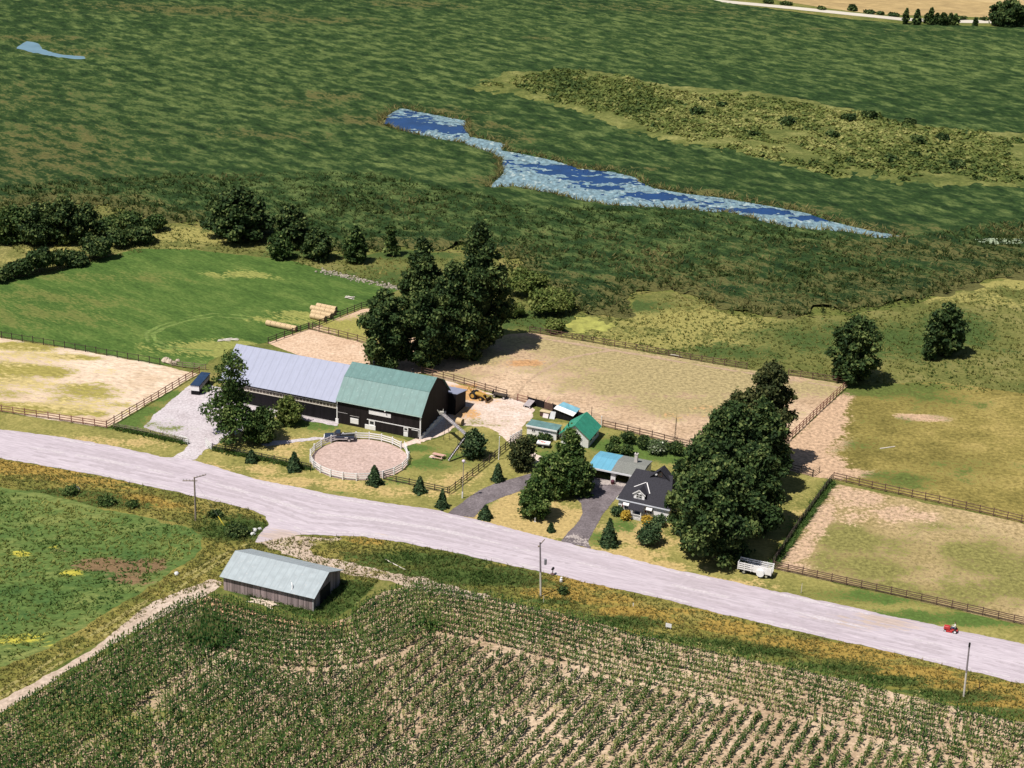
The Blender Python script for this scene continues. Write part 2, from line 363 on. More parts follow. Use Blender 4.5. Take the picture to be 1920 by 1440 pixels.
THK_ = [(870, 170), (940, 138), (1110, 132), (1250, 162), (1450, 178), (1620, 212), (1740, 242), (1980, 258), (1980, 360), (1700, 352), (1550, 338), (1430, 308), (1300, 278), (1180, 256), (1090, 218), (1000, 190)]
m_thk = terrain_mat('thicket_floor', [(.06, .085, .022), (.13, .145, .04), (.24, .235, .08)], big=.02, mid=.12, fine=.8, bump=.8, bd=.6)
poly_sheet('thicket_ground', m_thk, THK_, .9, res=1.5, jit=(3.0, .9), height=lambda x, y, s: ss(0, 4, s)*.75-.45)
# far farmland beyond the marsh
m_far = terrain_mat("far_field", [(.30, .215, .105), (.39, .28, .13), (.46, .35, .18)], big=.006, mid=.03, fine=.3, stretch=(.5, 1.5, 1), rz=rad(-10), bump=.2)
MB().poly([(*G(1270, -30)[:2], .06), (*G(1540, 14)[:2], .06), (*G(1640, 27)[:2], .06), (*G(1930, 35)[:2], .06), (*G(2500, 40)[:2], .06), (1500, 2600, .06), (-100, 2600, .06)]).put("far_field", m_far)["kind"] = "structure"
m_farroad = mat("far_road", (.55, .50, .42), var=.08, scale=.02)
line_sheet("far_road", m_farroad, [(1200, -24), (1347, 2), (1497, 16), (1553, 22), (1690, 36), (1780, 40), (1860, 41), (2100, 48), (2500, 62)], 7.0, .08, res=1.5, jit=.3)

# meadow strips around the marsh
m_mead = terrain_mat("meadow", [(.09, .11, .028), (.165, .165, .048), (.27, .235, .09)], big=.03, mid=.15, fine=1.3, A=(.30, .27, .085), B=(.065, .10, .026), bump=.8, bd=.5)
poly_sheet("meadow", m_mead, [(-200, 470), (-60, 420), (60, 385), (190, 388), (300, 412), (400, 435), (520, 462), (650, 480), (760, 470), (930, 480), (960, 520), (1050, 560), (1075, 590), (1180, 596), (1190, 555), (1260, 545), (1360, 590), (1450, 598), (1580, 592), (1700, 575), (1850, 530), (2150, 490), (2150, 800), (1880, 740), (1600, 722), (1390, 692), (1000, 628), (700, 600), (500, 510), (300, 470), (100, 512), (-150, 560)], .010, res=1.2, jit=(1.2, .6),
    A=[(110, 470, 10, 5, .7), (50, 488, 12, 6, .5), (330, 440, 16, 6, 1), (320, 465, 10, 3, .6), (1160, 640, 20, 6, .7), (1300, 600, 18, 10, .9), (1250, 640, 25, 8, .8), (1500, 640, 20, 10, .6), (1850, 520, 30, 10, .9), (1620, 660, 14, 8, .5), (1820, 560, 20, 6, .6)],
    B=[(700, 470, 24, 8, .9), (560, 480, 14, 4, .8), (1130, 570, 18, 5, .9), (1000, 600, 14, 8, .9), (1560, 640, 20, 10, .8), (1680, 640, 16, 14, .8), (1800, 620, 12, 14, .8), (1380, 660, 16, 6, .7), (720, 520, 16, 8, .7)])

# hay field
m_hay = terrain_mat("hay_field", [(.036, .075, .016), (.070, .125, .026), (.15, .20, .05)], big=.015, mid=.16, fine=1.4, ramp=(.37, .49, .66), stretch=(.5, 1.3, 1), rz=rad(-38), A=(.24, .25, .07), B=(.13, .15, .04), bump=.7, bd=.3)
HAY = [(-200, 560), (0, 526), (100, 510), (190, 483), (250, 468), (290, 466), (362, 468), (430, 475), (475, 480), (537, 486), (593, 503), (663, 522), (747, 542), (705, 575), (678, 578), (583, 614), (503, 641), (440, 652), (372, 690), (305, 684), (12, 632), (-200, 595)]
poly_sheet("hay_field", m_hay, HAY, .02, res=1.0, jit=(.5, .6),
    A=[(380, 655, 12, 4, 1.0), (430, 650, 8, 4, 1), (450, 515, 9, 3, .7), (555, 590, 6, 3, 1), (560, 603, 9, 3, .7), (345, 640, 10, 3, .4), (500, 598, 6, 2, .6)],
    B=[(90, 590, 20, 10, .6), (200, 520, 24, 6, .5), (100, 560, 20, 8, .6)])
m_trk = mat("mown_track", (.14, .20, .045), var=.4, scale=.8, bump=.3)
for i, (pts, w) in enumerate((([(460, 592), (400, 588), (345, 597), (300, 611), (273, 625), (277, 640), (305, 652), (345, 658), (400, 662)], .6), ([(470, 598), (400, 594), (350, 602), (310, 614), (288, 626), (290, 638), (315, 649), (350, 655), (400, 658)], .8))):
    line_sheet("mown_track", m_trk, pts, w, .035+.005*i, res=.4, jit=.4)

m_lawn = terrain_mat("lawn", [(.13, .135, .035), (.235, .215, .065), (.34, .285, .10)], big=.035, mid=.16, fine=1.6, A=(.42, .31, .13), B=(.085, .135, .03), bump=.5, bd=.15)
poly_sheet("lawn", m_lawn, [(-200, 745), (12, 775), (200, 806), (372, 700), (470, 740), (640, 790), (790, 832), (880, 800), (1000, 790), (1130, 795), (1285, 836), (1440, 862), (1560, 902), (1450, 1066), (1880, 1166), (2150, 1225), (2150, 1265), (1880, 1205), (1573, 1140), (1280, 1078), (1020, 1012), (852, 965), (632, 934), (486, 910), (300, 868), (12, 818), (-200, 790)], .015, res=.6, jit=(.4, .6),
    A=[(980, 950, 9, 5, 1), (1010, 990, 9, 5, 1), (940, 975, 8, 4, .9), (1200, 1000, 8, 5, .9), (1160, 1040, 9, 3, .8), (1210, 1060, 9, 2.4, .9), (1350, 1095, 10, 2, .9), (1070, 975, 4, 6, .8), (760, 925, 14, 3, .6), (450, 880, 14, 3, .6), (250, 830, 20, 3, .5), (560, 905, 14, 2.5, .6), (1290, 870, 5, 3, .5), (660, 915, 14, 3, .5), (520, 830, 8, 4, .6), (570, 850, 6, 3, .5), (850, 900, 8, 5, .5), (1500, 960, 5, 8, .5)],
    B=[(560, 795, 9, 3, .8), (780, 840, 5, 2, .8), (800, 870, 6, 4, .7), (740, 900, 5, 3, .5), (1240, 850, 14, 4, 1), (1180, 835, 12, 4, 1), (1050, 850, 6, 5, .8), (1130, 1010, 3, 3, .7), (1650, 1120, 14, 2.5, .8), (1800, 1160, 14, 2.5, .8), (1490, 1000, 3, 8, .6), (230, 790, 6, 5, .9), (260, 770, 5, 4, .9), (300, 745, 5, 4, .8), (860, 860, 6, 4, .6), (1170, 985, 4, 5, .6), (1000, 770, 5, 3, .5), (900, 945, 5, 3, .5), (640, 925, 5, 1.2, .4)])
# paddocks
m_pad = terrain_mat("paddock_dirt", [(.36, .25, .155), (.46, .325, .215), (.58, .43, .30)], big=.03, mid=.12, fine=1.3, A=(.335, .268, .135), B=(.44, .25, .12), bump=.35, bd=.12, speck=(.22, .17, .08), speckt=.64, vamt=2.2)
m_padL = terrain_mat("pasture_dirt", [(.47, .34, .22), (.60, .47, .35), (.72, .60, .49)], big=.03, mid=.10, fine=1.1, stretch=(.6, 1.2, 1), rz=rad(-14), A=(.29, .25, .07), B=(.45, .36, .16), bump=.3, bd=.12)
PADL = [(-200, 596), (12, 636), (120, 652), (305, 686), (372, 701), (200, 803), (12, 774), (-200, 740)]
poly_sheet("pasture_ground", m_padL, PADL, .03, res=.6, jit=(.3, .6),
    A=[(50, 650, 8, 3, .9), (60, 695, 9, 4, 1), (95, 700, 5, 3, 1), (140, 670, 8, 1.6, .8), (150, 735, 9, 5, .8), (50, 765, 12, 3, 1), (120, 750, 6, 3, .7), (145, 775, 4, 2, 1), (185, 778, 2.5, 2, .9), (215, 760, 5, 2, .6), (20, 740, 6, 4, .7), (180, 725, 5, 3, .6), (-60, 700, 20, 12, .8)],
    B=[(40, 670, 14, 5, .6), (120, 760, 14, 6, .6), (40, 720, 12, 6, .6), (200, 700, 8, 4, .4)])
PADM = [(500, 642), (580, 617), (688, 646), (775, 668), (800, 700), (640, 700)]
m_padM = terrain_mat("small_paddock_sand", [(.45, .30, .20), (.53, .375, .26), (.60, .44, .32)], big=.03, mid=.2, fine=1.6, A=(.27, .25, .07), bump=.25, bd=.1)
poly_sheet("paddock_sand", m_padM, PADM, .03, res=.6, jit=(.2, .6))
poly_sheet("paddock_sand", m_padM, [(583, 616), (680, 579), (705, 578), (760, 600), (790, 650), (775, 667), (688, 645)], .028, res=.6, jit=(.2, .6), A=[(650, 610, 7, 6, .9), (670, 622, 6, 6, 1), (700, 630, 8, 6, .9), (655, 598, 4, 3, .5)])
PADR = [(790, 698), (775, 668), (850, 640), (993, 623), (1387, 691), (1592, 722), (1446, 860), (1440, 868), (1285, 837), (1130, 799), (1000, 760), (970, 752), (950, 744), (812, 706)]
poly_sheet("paddock_ground", m_pad, PADR, .032, res=.8, jit=(.3, .6),
    A=[(1000, 640, 16, 5, .8), (1130, 660, 22, 8, 1), (1250, 690, 24, 9, 1), (1350, 720, 18, 10, 1), (1200, 720, 18, 9, 1), (1290, 760, 16, 7, .9), (900, 670, 12, 7, .7), (1520, 730, 12, 8, .7), (1180, 750, 9, 5, .6), (860, 700, 9, 4, .7), (1080, 690, 14, 6, .7), (1420, 760, 10, 10, .5), (1400, 690, 14, 4, .7)],
    B=[(985, 680, 5, 1.8, .85), (960, 684, 4, 1.5, .6), (1020, 684, 5, 2, .4), (1330, 765, 7, 2, .3), (870, 725, 6, 2, .6), (1300, 780, 5, 2, .5), (1180, 700, 20, 8, 0)])
m_past = terrain_mat("olive_pasture", [(.135, .115, .03), (.235, .19, .055), (.36, .275, .095)], big=.025, mid=.12, fine=1.3, A=(.47, .32, .21), B=(.10, .125, .03), bump=.6, bd=.25, vamt=2.2)
poly_sheet("pasture_ground", m_past, [(1592, 722), (1640, 722), (1760, 715), (1900, 735), (2150, 770), (2150, 1040), (1880, 971), (1562, 899), (1523, 895), (1446, 872), (1446, 860)], .025, res=.8, jit=(.3, .6),
    A=[(1530, 820, 3.5, 14, 1.2, 62-90), (1500, 870, 9, 6, 1.3), (1545, 885, 8, 3, 1.2), (1560, 770, 2.2, 16, 1.1, -27), (1500, 845, 4, 14, 1.2, -27), (1725, 783, 5, 1.6, 1), (1560, 830, 5, 5, .6)],
    B=[(1640, 730, 14, 5, .9), (1740, 740, 10, 10, .7), (1700, 900, 14, 4, .6), (1620, 840, 6, 5, .5), (1800, 870, 12, 6, .5), (1660, 790, 9, 4, .4)])
m_padF = terrain_mat("front_paddock", [(.26, .205, .085), (.355, .265, .135), (.46, .35, .20)], big=.03, mid=.14, fine=1.4, A=(.20, .185, .06), B=(.46, .32, .215), bump=.5, bd=.15, vamt=2.4, speck=(.17, .15, .05), speckt=.60)
poly_sheet("paddock_ground", m_padF, [(1560, 906), (1880, 973), (2150, 1042), (2150, 1222), (1880, 1163), (1450, 1067)], .032, res=.6, jit=(.25, .6),
    A=[(1590, 1010, 7, 7, .9), (1620, 1060, 10, 5, .9), (1560, 1060, 5, 3, .7), (1700, 1110, 12, 4, .8), (1760, 990, 8, 4, .5), (1850, 1050, 10, 8, .9), (1800, 1120, 10, 5, .8), (1550, 1010, 3, 4, .8), (1950, 1100, 14, 8, .8), (1700, 1030, 8, 6, .6)],
    B=[(1600, 935, 7, 5, 0.86), (1540, 970, 2.5, 9, 0.86, -25), (1500, 1030, 2.0, 9, 0.94, -25), (1680, 960, 9, 4, 0.65), (1480, 1060, 4, 2, 0.79), (1620, 970, 8, 4, 0.58)])
# round pen sand
PENC = np.array([-26.6, 275.6]); PENR = 8.8
m_pen = terrain_mat("pen_sand", [(.40, .29, .25), (.46, .34, .30), (.52, .395, .355)], big=.06, mid=.3, fine=1.8, bump=.25, bd=.08)
poly_sheet("pen_sand", m_pen, None, .035, res=.4, jit=(.05, .5), world=[(PENC[0]+(PENR-.15)*math.cos(t), PENC[1]+(PENR-.15)*math.sin(t)) for t in np.linspace(0, 2*math.pi, 40, endpoint=False)])

# gravel, paths, drive
m_grav = terrain_mat("gravel_yard", [(.41, .36, .375), (.485, .435, .455), (.54, .50, .52)], big=.05, mid=.25, fine=2.2, A=(.16, .18, .06), bump=.3, bd=.06)
poly_sheet("gravel_yard", m_grav, [(352, 835), (330, 822), (268, 801), (290, 778), (322, 750), (352, 724), (378, 716), (440, 735), (500, 752), (560, 772), (634, 792), (634, 799), (560, 786), (520, 782), (470, 800), (440, 815), (415, 825), (398, 838), (385, 845), (366, 862), (330, 870), (296, 862), (325, 858), (345, 847)], .04, res=.4, jit=(.35, .7), A=[(300, 800, 5, 2.5, .6), (275, 800, 3, 3, .7), (330, 820, 3, 1.5, .5)])
line_sheet("path", m_grav, [(500, 832), (560, 826), (590, 822), (612, 823)], 1.6, .041, jit=.5)
m_dirt = terrain_mat("yard_dirt", [(.48, .36, .27), (.60, .48, .41), (.68, .58, .54)], big=.05, mid=.2, fine=1.8, A=(.50, .29, .13), B=(.22, .2, .07), bump=.35, bd=.1)
poly_sheet("yard_dirt", m_dirt, [(805, 706), (870, 722), (950, 746), (972, 753), (1000, 765), (992, 785), (985, 800), (975, 815), (985, 838), (1005, 850), (1030, 866), (1030, 885), (1008, 884), (996, 860), (978, 838), (955, 830), (935, 812), (905, 800), (880, 798), (858, 800), (845, 806), (830, 815), (800, 826), (750, 842), (748, 834), (790, 815), (800, 790)], .042, res=.4, jit=(.45, .8),
    A=[(860, 735, 5, 4, 1), (880, 745, 5, 3, .9), (920, 752, 4, 2, .5), (868, 775, 4, 4, .7)], B=[(925, 744, 3, .9, 1), (890, 792, 4, 2, .6), (950, 790, 2, 1, .5), (925, 797, 3, 1, .6), (940, 775, 3, 1, .4)])
m_asph = terrain_mat("old_asphalt", [(.11, .092, .097), (.155, .132, .14), (.215, .185, .195)], big=.1, mid=.5, fine=3, bump=.3, bd=.04, A=(.38, .33, .31))
DRV = [(838, 964), (858, 948), (897, 920), (925, 908), (952, 900), (1000, 886), (1010, 878), (1060, 868), (1104, 893), (1178, 905), (1172, 912), (1150, 940), (1128, 967), (1112, 997), (1103, 1016), (1110, 1030), (1050, 1015), (1061, 1004), (1080, 985), (1092, 963), (1090, 945), (1078, 932), (1058, 922), (1035, 915), (1010, 914), (972, 922), (940, 933), (912, 946), (888, 971)]
poly_sheet("driveway", m_asph, DRV, .045, res=.3, jit=(.12, .8), A=[(1140, 905, 5, 1.2, .9), (1170, 908, 3, 1, .8), (1085, 1010, 4, 2, .6)])
# the road
RU = [(-260, 772), (-60, 797), (15, 807), (125, 821), (210, 836), (262, 848), (300, 856), (365, 864), (480, 899), (560, 915), (632, 930), (720, 943), (812, 956), (895, 975), (1025, 1009), (1125, 1033), (1250, 1065), (1335, 1083), (1573, 1134), (1880, 1200), (2150, 1258)]
RL = [(2150, 1335), (1887, 1275), (1740, 1240), (1580, 1203), (1340, 1148), (1235, 1122), (1010, 1072), (855, 1037), (760, 1018), (680, 1006), (567, 1003), (545, 1006), (478, 1018), (487, 1003), (503, 985), (497, 968), (471, 956), (420, 944), (345, 926), (175, 890), (15, 862), (-60, 848), (-260, 812)]
m_road = terrain_mat("gravel_road", [(.40, .34, .375), (.455, .395, .435), (.505, .445, .485)], big=.04, mid=.22, fine=2.0, stretch=(.16, 1.5, 1), rz=rad(-20), A=(.45, .36, .32), bump=.2, bd=.05, fineamt=.3, vamt=.9)
poly_sheet("road", m_road, RU+RL, .05, res=.4, jit=(.22, .9), A=[(1640, 1165, 9, 2.5, .8), (520, 1005, 6, 2.5, .8), (700, 1003, 8, .5, .6)])
_ru, _rl = np.array(PW(RU)), np.array(PW(RL[::-1]))
def resamp(p, n):
    s_ = np.concatenate([[0], np.cumsum(np.hypot(*np.diff(p, axis=0).T))]); t = np.linspace(0, s_[-1], n); return np.stack([np.interp(t, s_, p[:, 0]), np.interp(t, s_, p[:, 1])], 1)
def proj(p):
    v = np.array([p[0], p[1], 0])-CP; k = FPX/(v@FW); return (960+k*(v@RT), 720-k*(v@UP))
_rl = _rl[[0, 1, 2, 3, 4, 5, 6]+list(range(12, len(_rl)))]; _ru, _rl = resamp(_ru, 60), resamp(_rl, 60)
m_wt = mat("wheel_track", (.415, .358, .39), var=.10, scale=1.2, bump=.2); m_wt2 = mat("loose_gravel", (.51, .455, .48), var=.15, scale=2, bump=.4)
for i, f in enumerate((.27, .39, .60, .72)):
    line_sheet("wheel_track", m_wt, [proj(p) for p in _ru*(1-f)+_rl*f], .45, .058+.002*i, res=.35, jit=.45)
for i, f in enumerate((.08, .5, .92)):
    line_sheet("gravel_ridge", m_wt2, [proj(p) for p in _ru*(1-f)+_rl*f], .3, .068+.002*i, res=.35, jit=.5)
m_hoof = mat("hoof_path", (.40, .285, .19), var=.25, scale=1.5, bump=.3)
for i, (pts, w_) in enumerate((([(965, 745), (985, 720), (1010, 700), (1060, 672), (1140, 658)], .7), ([(968, 748), (1050, 752), (1150, 790), (1280, 825), (1400, 850)], 1.0), ([(1000, 632), (1150, 657), (1300, 683), (1480, 712), (1575, 727)], .8))):
    line_sheet("hoof_path", m_hoof, pts, w_, .048+.001*i, res=.4, jit=.5)
m_verge = terrain_mat("wild_verge", [(.10, .12, .028), (.20, .185, .045), (.33, .26, .08)], big=.04, mid=.16, fine=1.4, A=(.33, .225, .055), B=(.07, .105, .026), stretch=(.5, 1.2, 1), rz=rad(-20), bump=.8, bd=.4)
VER = RL[::-1][0:0]+[(-260, 812), (-60, 848), (15, 862), (175, 890), (345, 926), (471, 956), (503, 975), (500, 990), (480, 1015), (545, 1005), (680, 1004), (855, 1035), (1010, 1070), (1235, 1120), (1340, 1146), (1580, 1201), (1887, 1273), (2150, 1333), (2150, 1425), (1880, 1345), (1700, 1300), (1500, 1252), (1340, 1218), (1200, 1190), (1060, 1150), (930, 1120), (855, 1105), (780, 1100), (717, 1085), (660, 1140), (610, 1170), (550, 1150), (470, 1125), (410, 1100), (330, 1120), (170, 1215), (40, 1295), (-200, 1400), (-300, 1300)]
poly_sheet("verge", m_verge, VER, .012, res=.6, jit=(.3, .6),
    A=[(60, 872, 14, 1.6, .9), (30, 880, 12, 2.2, 1), (150, 900, 12, 1.2, .8), (250, 935, 5, 1.6, 1.1), (270, 945, 4, 1.4, 1), (300, 947, 4, 1, .9), (210, 925, 5, 1.5, .6), (230, 915, 16, .8, .5), (690, 1015, 3, 1, 1), (1080, 1090, 5, 1.4, 1.2), (1110, 1100, 5, 1.2, 1), (1040, 1113, 6, 1.5, 1.1), (1080, 1125, 7, 1.6, 1.1), (1180, 1150, 6, 2, 1.1), (1220, 1165, 5, 1.5, 1), (1160, 1120, 4, 1.6, .7), (1370, 1178, 5, 2.2, 1), (1480, 1205, 8, 2.0, .9), (1560, 1225, 9, 2, 1), (1620, 1215, 10, 1.2, .8), (1700, 1260, 10, 2, 1), (1780, 1280, 10, 1.7, 1), (1880, 1315, 10, 2, 1), (360, 960, 4, 1, .6), (1300, 1145, 10, .8, .6), (930, 1060, 8, .8, .5), (1750, 1252, 14, .8, .5)],
    B=[(130, 925, 10, 1.6, 1), (200, 942, 6, 2, 1.1), (245, 948, 4, 1.4, 1), (440, 995, 8, 4, 1), (400, 975, 10, 3, .6), (800, 1050, 10, 3, 1), (900, 1085, 10, 3, 1), (830, 1075, 10, 2.5, 1), (960, 1070, 5, 1.5, .9), (1030, 1128, 6, 1, 1), (1150, 1165, 8, 1.6, 1.1), (1300, 1205, 9, 1.6, 1.1), (1420, 1222, 9, 1.6, 1.1), (1540, 1252, 9, 1.5, 1.1), (1650, 1275, 9, 1.5, 1.1), (1760, 1305, 9, 1.5, 1.1), (1860, 1335, 9, 1.5, 1), (660, 1110, 8, 4, 1), (560, 1145, 10, 2.4, 1), (480, 1120, 8, 2.2, 1), (620, 1140, 6, 3, 1), (1010, 1060, 6, .8, .6), (440, 1085, 3, 3, .7), (700, 1060, 8, 2, .5)])
GRF = [(-200, 885), (20, 917), (90, 928), (170, 950), (260, 968), (350, 988), (378, 1004), (380, 1028), (350, 1055), (300, 1085), (240, 1125), (150, 1182), (90, 1215), (32, 1238), (-200, 1340)]
m_grf = terrain_mat("clover_field", [(.045, .105, .03), (.10, .155, .04), (.21, .23, .07)], big=.03, mid=.13, fine=1.2, stretch=(.55, 1.2, 1), rz=rad(20), A=(.20, .13, .07), B=(.42, .38, .06), bump=.8, bd=.4)
poly_sheet("clover_field", m_grf, GRF, .022, res=.6, jit=(.5, .6), A=[(205, 1060, 5, 2.5, 1.1), (262, 1062, 4, 2.6, 1.1), (235, 1085, 4, 2, .9), (120, 1030, 4, 2, .5)], B=[(40, 1038, 1.6, .8, 1), (138, 1075, 1.8, .9, 1), (100, 1025, 1.2, 1, .8), (30, 1200, 14, 2, .5)])
m_track = terrain_mat("dirt_track", [(.38, .29, .22), (.46, .36, .285), (.54, .44, .36)], big=.05, mid=.3, fine=1.8, A=(.24, .21, .07), bump=.4, bd=.1)
poly_sheet("dirt_track", m_track, [(-120, 1375), (50, 1288), (167, 1221), (230, 1172), (285, 1130), (330, 1112), (395, 1085), (418, 1092), (402, 1108), (333, 1144), (233, 1196), (130, 1258), (43, 1312), (-100, 1400)], .046, res=.4, jit=(.25, .8))
poly_sheet("dirt_track", m_track, [(478, 1016), (545, 1004), (590, 1006), (640, 1010), (600, 1022), (580, 1030), (590, 1040), (640, 1052), (705, 1064), (755, 1080), (800, 1086), (860, 1103), (920, 1118), (900, 1128), (800, 1110), (740, 1092), (680, 1080), (615, 1068), (590, 1060), (560, 1045), (530, 1040), (500, 1025)], .047, res=.35, jit=(.5, .8), A=[(640, 1022, 8, 2, .9), (700, 1075, 10, 1, .5)])
m_ttrk = mat("grass_track", (.30, .26, .09), var=.3, scale=.6)
line_sheet("grass_track", m_ttrk, [(-60, 1330), (60, 1262), (190, 1180), (300, 1112), (380, 1060), (440, 1030), (475, 1015)], .6, .036, jit=.4)
line_sheet("grass_track", m_ttrk, [(-60, 1343), (80, 1263), (205, 1185), (310, 1118), (395, 1064), (450, 1034)], .55, .037, jit=.4)
# corn ground
CORN = [(-260, 1500), (30, 1330), (140, 1262), (240, 1200), (300, 1165), (345, 1128), (385, 1118), (440, 1132), (500, 1152), (560, 1165), (615, 1172), (650, 1160), (680, 1135), (715, 1112), (770, 1100), (850, 1106), (930, 1122), (1060, 1153), (1200, 1192), (1340, 1221), (1500, 1255), (1700, 1303), (1880, 1347), (2200, 1430), (2400, 1800), (-500, 1800)]
m_soil = terrain_mat("corn_soil", [(.34, .235, .15), (.45, .33, .225), (.56, .43, .31)], big=.04, mid=.2, fine=1.6, A=(.56, .34, .21), B=(.20, .19, .06), bump=.6, bd=.2)
poly_sheet("field_soil", m_soil, CORN, .03, res=.6, jit=(.4, .8), A=[(400, 1130, 5, 1.6, 1), (460, 1145, 5, 1.6, 1), (540, 1165, 5, 1.6, 1), (610, 1172, 5, 1.6, 1), (1060, 1160, 10, 1.4, .6)], B=[(150, 1350, 25, 14, .6), (350, 1330, 25, 14, .4)])

# ------------------------------------------------------------------ vegetation
m_bark = mat("bark", (.10, .075, .055), var=.3, scale=6, rough=.9)
f_dark = tint_mat("leaf_dark", (.014, .032, .010), (.042, .078, .021), (.175, .215, .065))
f_mid = tint_mat("leaf_mid", (.020, .046, .012), (.052, .095, .022), (.19, .235, .07))
f_isl = tint_mat('leaf_island', (.022, .052, .012), (.065, .115, .024), (.22, .27, .08))
f_light = tint_mat("leaf_light", (.06, .095, .02), (.12, .16, .035), (.25, .27, .08))
f_warm = tint_mat("leaf_warm", (.018, .030, .010), (.050, .064, .020), (.17, .17, .06))
f_spruce = tint_mat("leaf_spruce", (.014, .034, .012), (.036, .070, .026), (.13, .175, .07), transl=.05)
f_gold = tint_mat("leaf_gold", (.30, .19, .02), (.48, .32, .04), (.62, .46, .10))
f_white = tint_mat("leaf_white", (.05, .09, .03), (.12, .16, .07), (.62, .64, .52))
def leaf_cloud(C, Nn, size, rs, asp=1.5, nn=.62):
    """rhombus leaves at C with normals near Nn"""
    n = len(C); nr = Nn+rs.normal(0, nn, (n, 3)); nr /= np.linalg.norm(nr, axis=1)[:, None]+1e-9
    t = np.cross(nr, rs.normal(0, 1, (n, 3))); t /= np.linalg.norm(t, axis=1)[:, None]+1e-9
    b = np.cross(nr, t); s = (size*rs.uniform(.55, 1.35, n))[:, None]
    V = np.stack([C-t*s*asp*.5, C-b*s*.5+nr*s*.12, C+t*s*asp*.5, C+b*s*.5+nr*s*.12], 1).reshape(-1, 3)
    F = np.arange(n*4).reshape(n, 4)
    return V, F
def crown(lobes, n, size, seed, bottom=.25):
    rs = np.random.RandomState(seed); L = np.array(lobes, float)      # x y z rx ry rz
    w = (L[:, 3]*L[:, 4]+L[:, 3]*L[:, 5]); idx = rs.choice(len(L), n, p=w/w.sum())
    d = rs.normal(0, 1, (n, 3)); d /= np.linalg.norm(d, axis=1)[:, None]
    low = d[:, 2] < -bottom; d[low, 2] *= -rs.uniform(0, 1, low.sum())
    d /= np.linalg.norm(d, axis=1)[:, None]
    # leafy clumps: radius depends on direction through noise
    cl = vn(d[:, 0]*2.3+idx*3.1, d[:, 1]*2.3+d[:, 2]*2.9, seed % 7)
    r = (1.0+.22*cl)*rs.uniform(.5, 1.15, n)**.6; r[rs.rand(n) < .07] *= 1.25
    C = L[idx, :3]+d*L[idx, 3:6]*r[:, None]+rs.normal(0, .2, (n, 3))
    V, F = leaf_cloud(C, d*np.array([.7, .7, .9])+np.array([0, 0, .45]), size, rs, 1.5, 1.0)
    lt = rs.normal(0, .13, len(L))[idx]; tint = np.clip(.40+.26*cl+lt+rs.normal(0, .2, n)+.12*(rs.rand(n) < .08)*3, 0, 1)  # share of brighter leaves paints crown highlights into the tint
    return V, F, tint
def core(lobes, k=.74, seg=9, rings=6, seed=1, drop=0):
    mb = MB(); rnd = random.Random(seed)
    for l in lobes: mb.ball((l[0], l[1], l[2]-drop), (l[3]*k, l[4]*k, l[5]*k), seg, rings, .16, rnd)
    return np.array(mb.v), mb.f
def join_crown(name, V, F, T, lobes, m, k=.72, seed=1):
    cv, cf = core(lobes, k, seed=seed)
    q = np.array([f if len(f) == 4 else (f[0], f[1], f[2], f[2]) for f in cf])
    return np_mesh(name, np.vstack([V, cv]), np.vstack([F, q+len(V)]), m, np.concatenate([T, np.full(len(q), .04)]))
def make_lobes(h, w, seed, kind):
    r = random.Random(seed); L = []
    if kind in ('round', 'tall', 'loose'):
        N_ = {'round': 44, 'tall': 46, 'loose': 46}[kind]; base = {'round': .06, 'tall': .05, 'loose': .08}[kind]
        sx, sy = r.uniform(-.06, .06)*w, r.uniform(-.06, .06)*w
        L.append((0, 0, h*.48, w*.27, w*.27, h*.38)) if kind != 'loose' else L.append((0, 0, h*.34, w*.20, w*.20, h*.26))
        for i in range(N_):
            t = (i+r.uniform(0, 1))/N_; z = base+(1-base-.06)*t
            if kind == 'round': pr_ = math.sin(math.pi*min(1, (t*.86+.12)))**.55*(1-.15*t)
            elif kind == 'tall': pr_ = (math.sin(math.pi*min(1, t*.80+.17))**.8)*(1-.22*t)
            else: pr_ = (1.05-.62*t)*r.uniform(.6, 1.1)
            pr_ *= r.choice((r.uniform(.5, .9), r.uniform(.85, 1.12), r.uniform(1.0, 1.22)))
            a = i*2.39996+r.uniform(-.5, .5); rl = w*r.uniform(.075, .17)*({'round': 1, 'tall': .95, 'loose': .88}[kind])*(1.15-.4*t)
            q = max(0, w*.5*pr_-rl*.75)
            L.append((sx*t+math.cos(a)*q, sy*t+math.sin(a)*q, z*h, rl, rl, min(rl*1.15, h*.16)))
    else:                                                              # shrub
        L.append((0, 0, h*.42, w*.36, w*.36, h*.40))
        for i in range(9):
            a = i*2.4+r.uniform(-.3, .3); q = r.uniform(.16, .32)*w; L.append((math.cos(a)*q, math.sin(a)*q, h*r.uniform(.25, .72), w*r.uniform(.13, .2), w*r.uniform(.13, .2), h*r.uniform(.16, .26)))
    return L
def add_trunk(root, h, w, lobes, seed, r0=None):
    rnd = random.Random(seed); r0 = r0 or max(.07, h*.022); mb = MB()
    tx, ty = rnd.uniform(-.03, .03)*h, rnd.uniform(-.03, .03)*h
    mb.tube([(0, 0, -.2), (tx*.2, ty*.2, h*.2), (tx*.6, ty*.6, h*.5), (tx, ty, h*.82)], [r0*1.25, r0, r0*.6, r0*.18], 7)
    for l in lobes[1:16]:
        z0 = max(h*.16, l[2]*.55); q = z0/h
        mb.tube([(tx*q, ty*q, z0), (l[0]*.5, l[1]*.5, (z0+l[2])*.52), (l[0]*.9, l[1]*.9, l[2])], [r0*.42, r0*.28, r0*.1], 5)
    mb.put("trunk", m_bark, root)
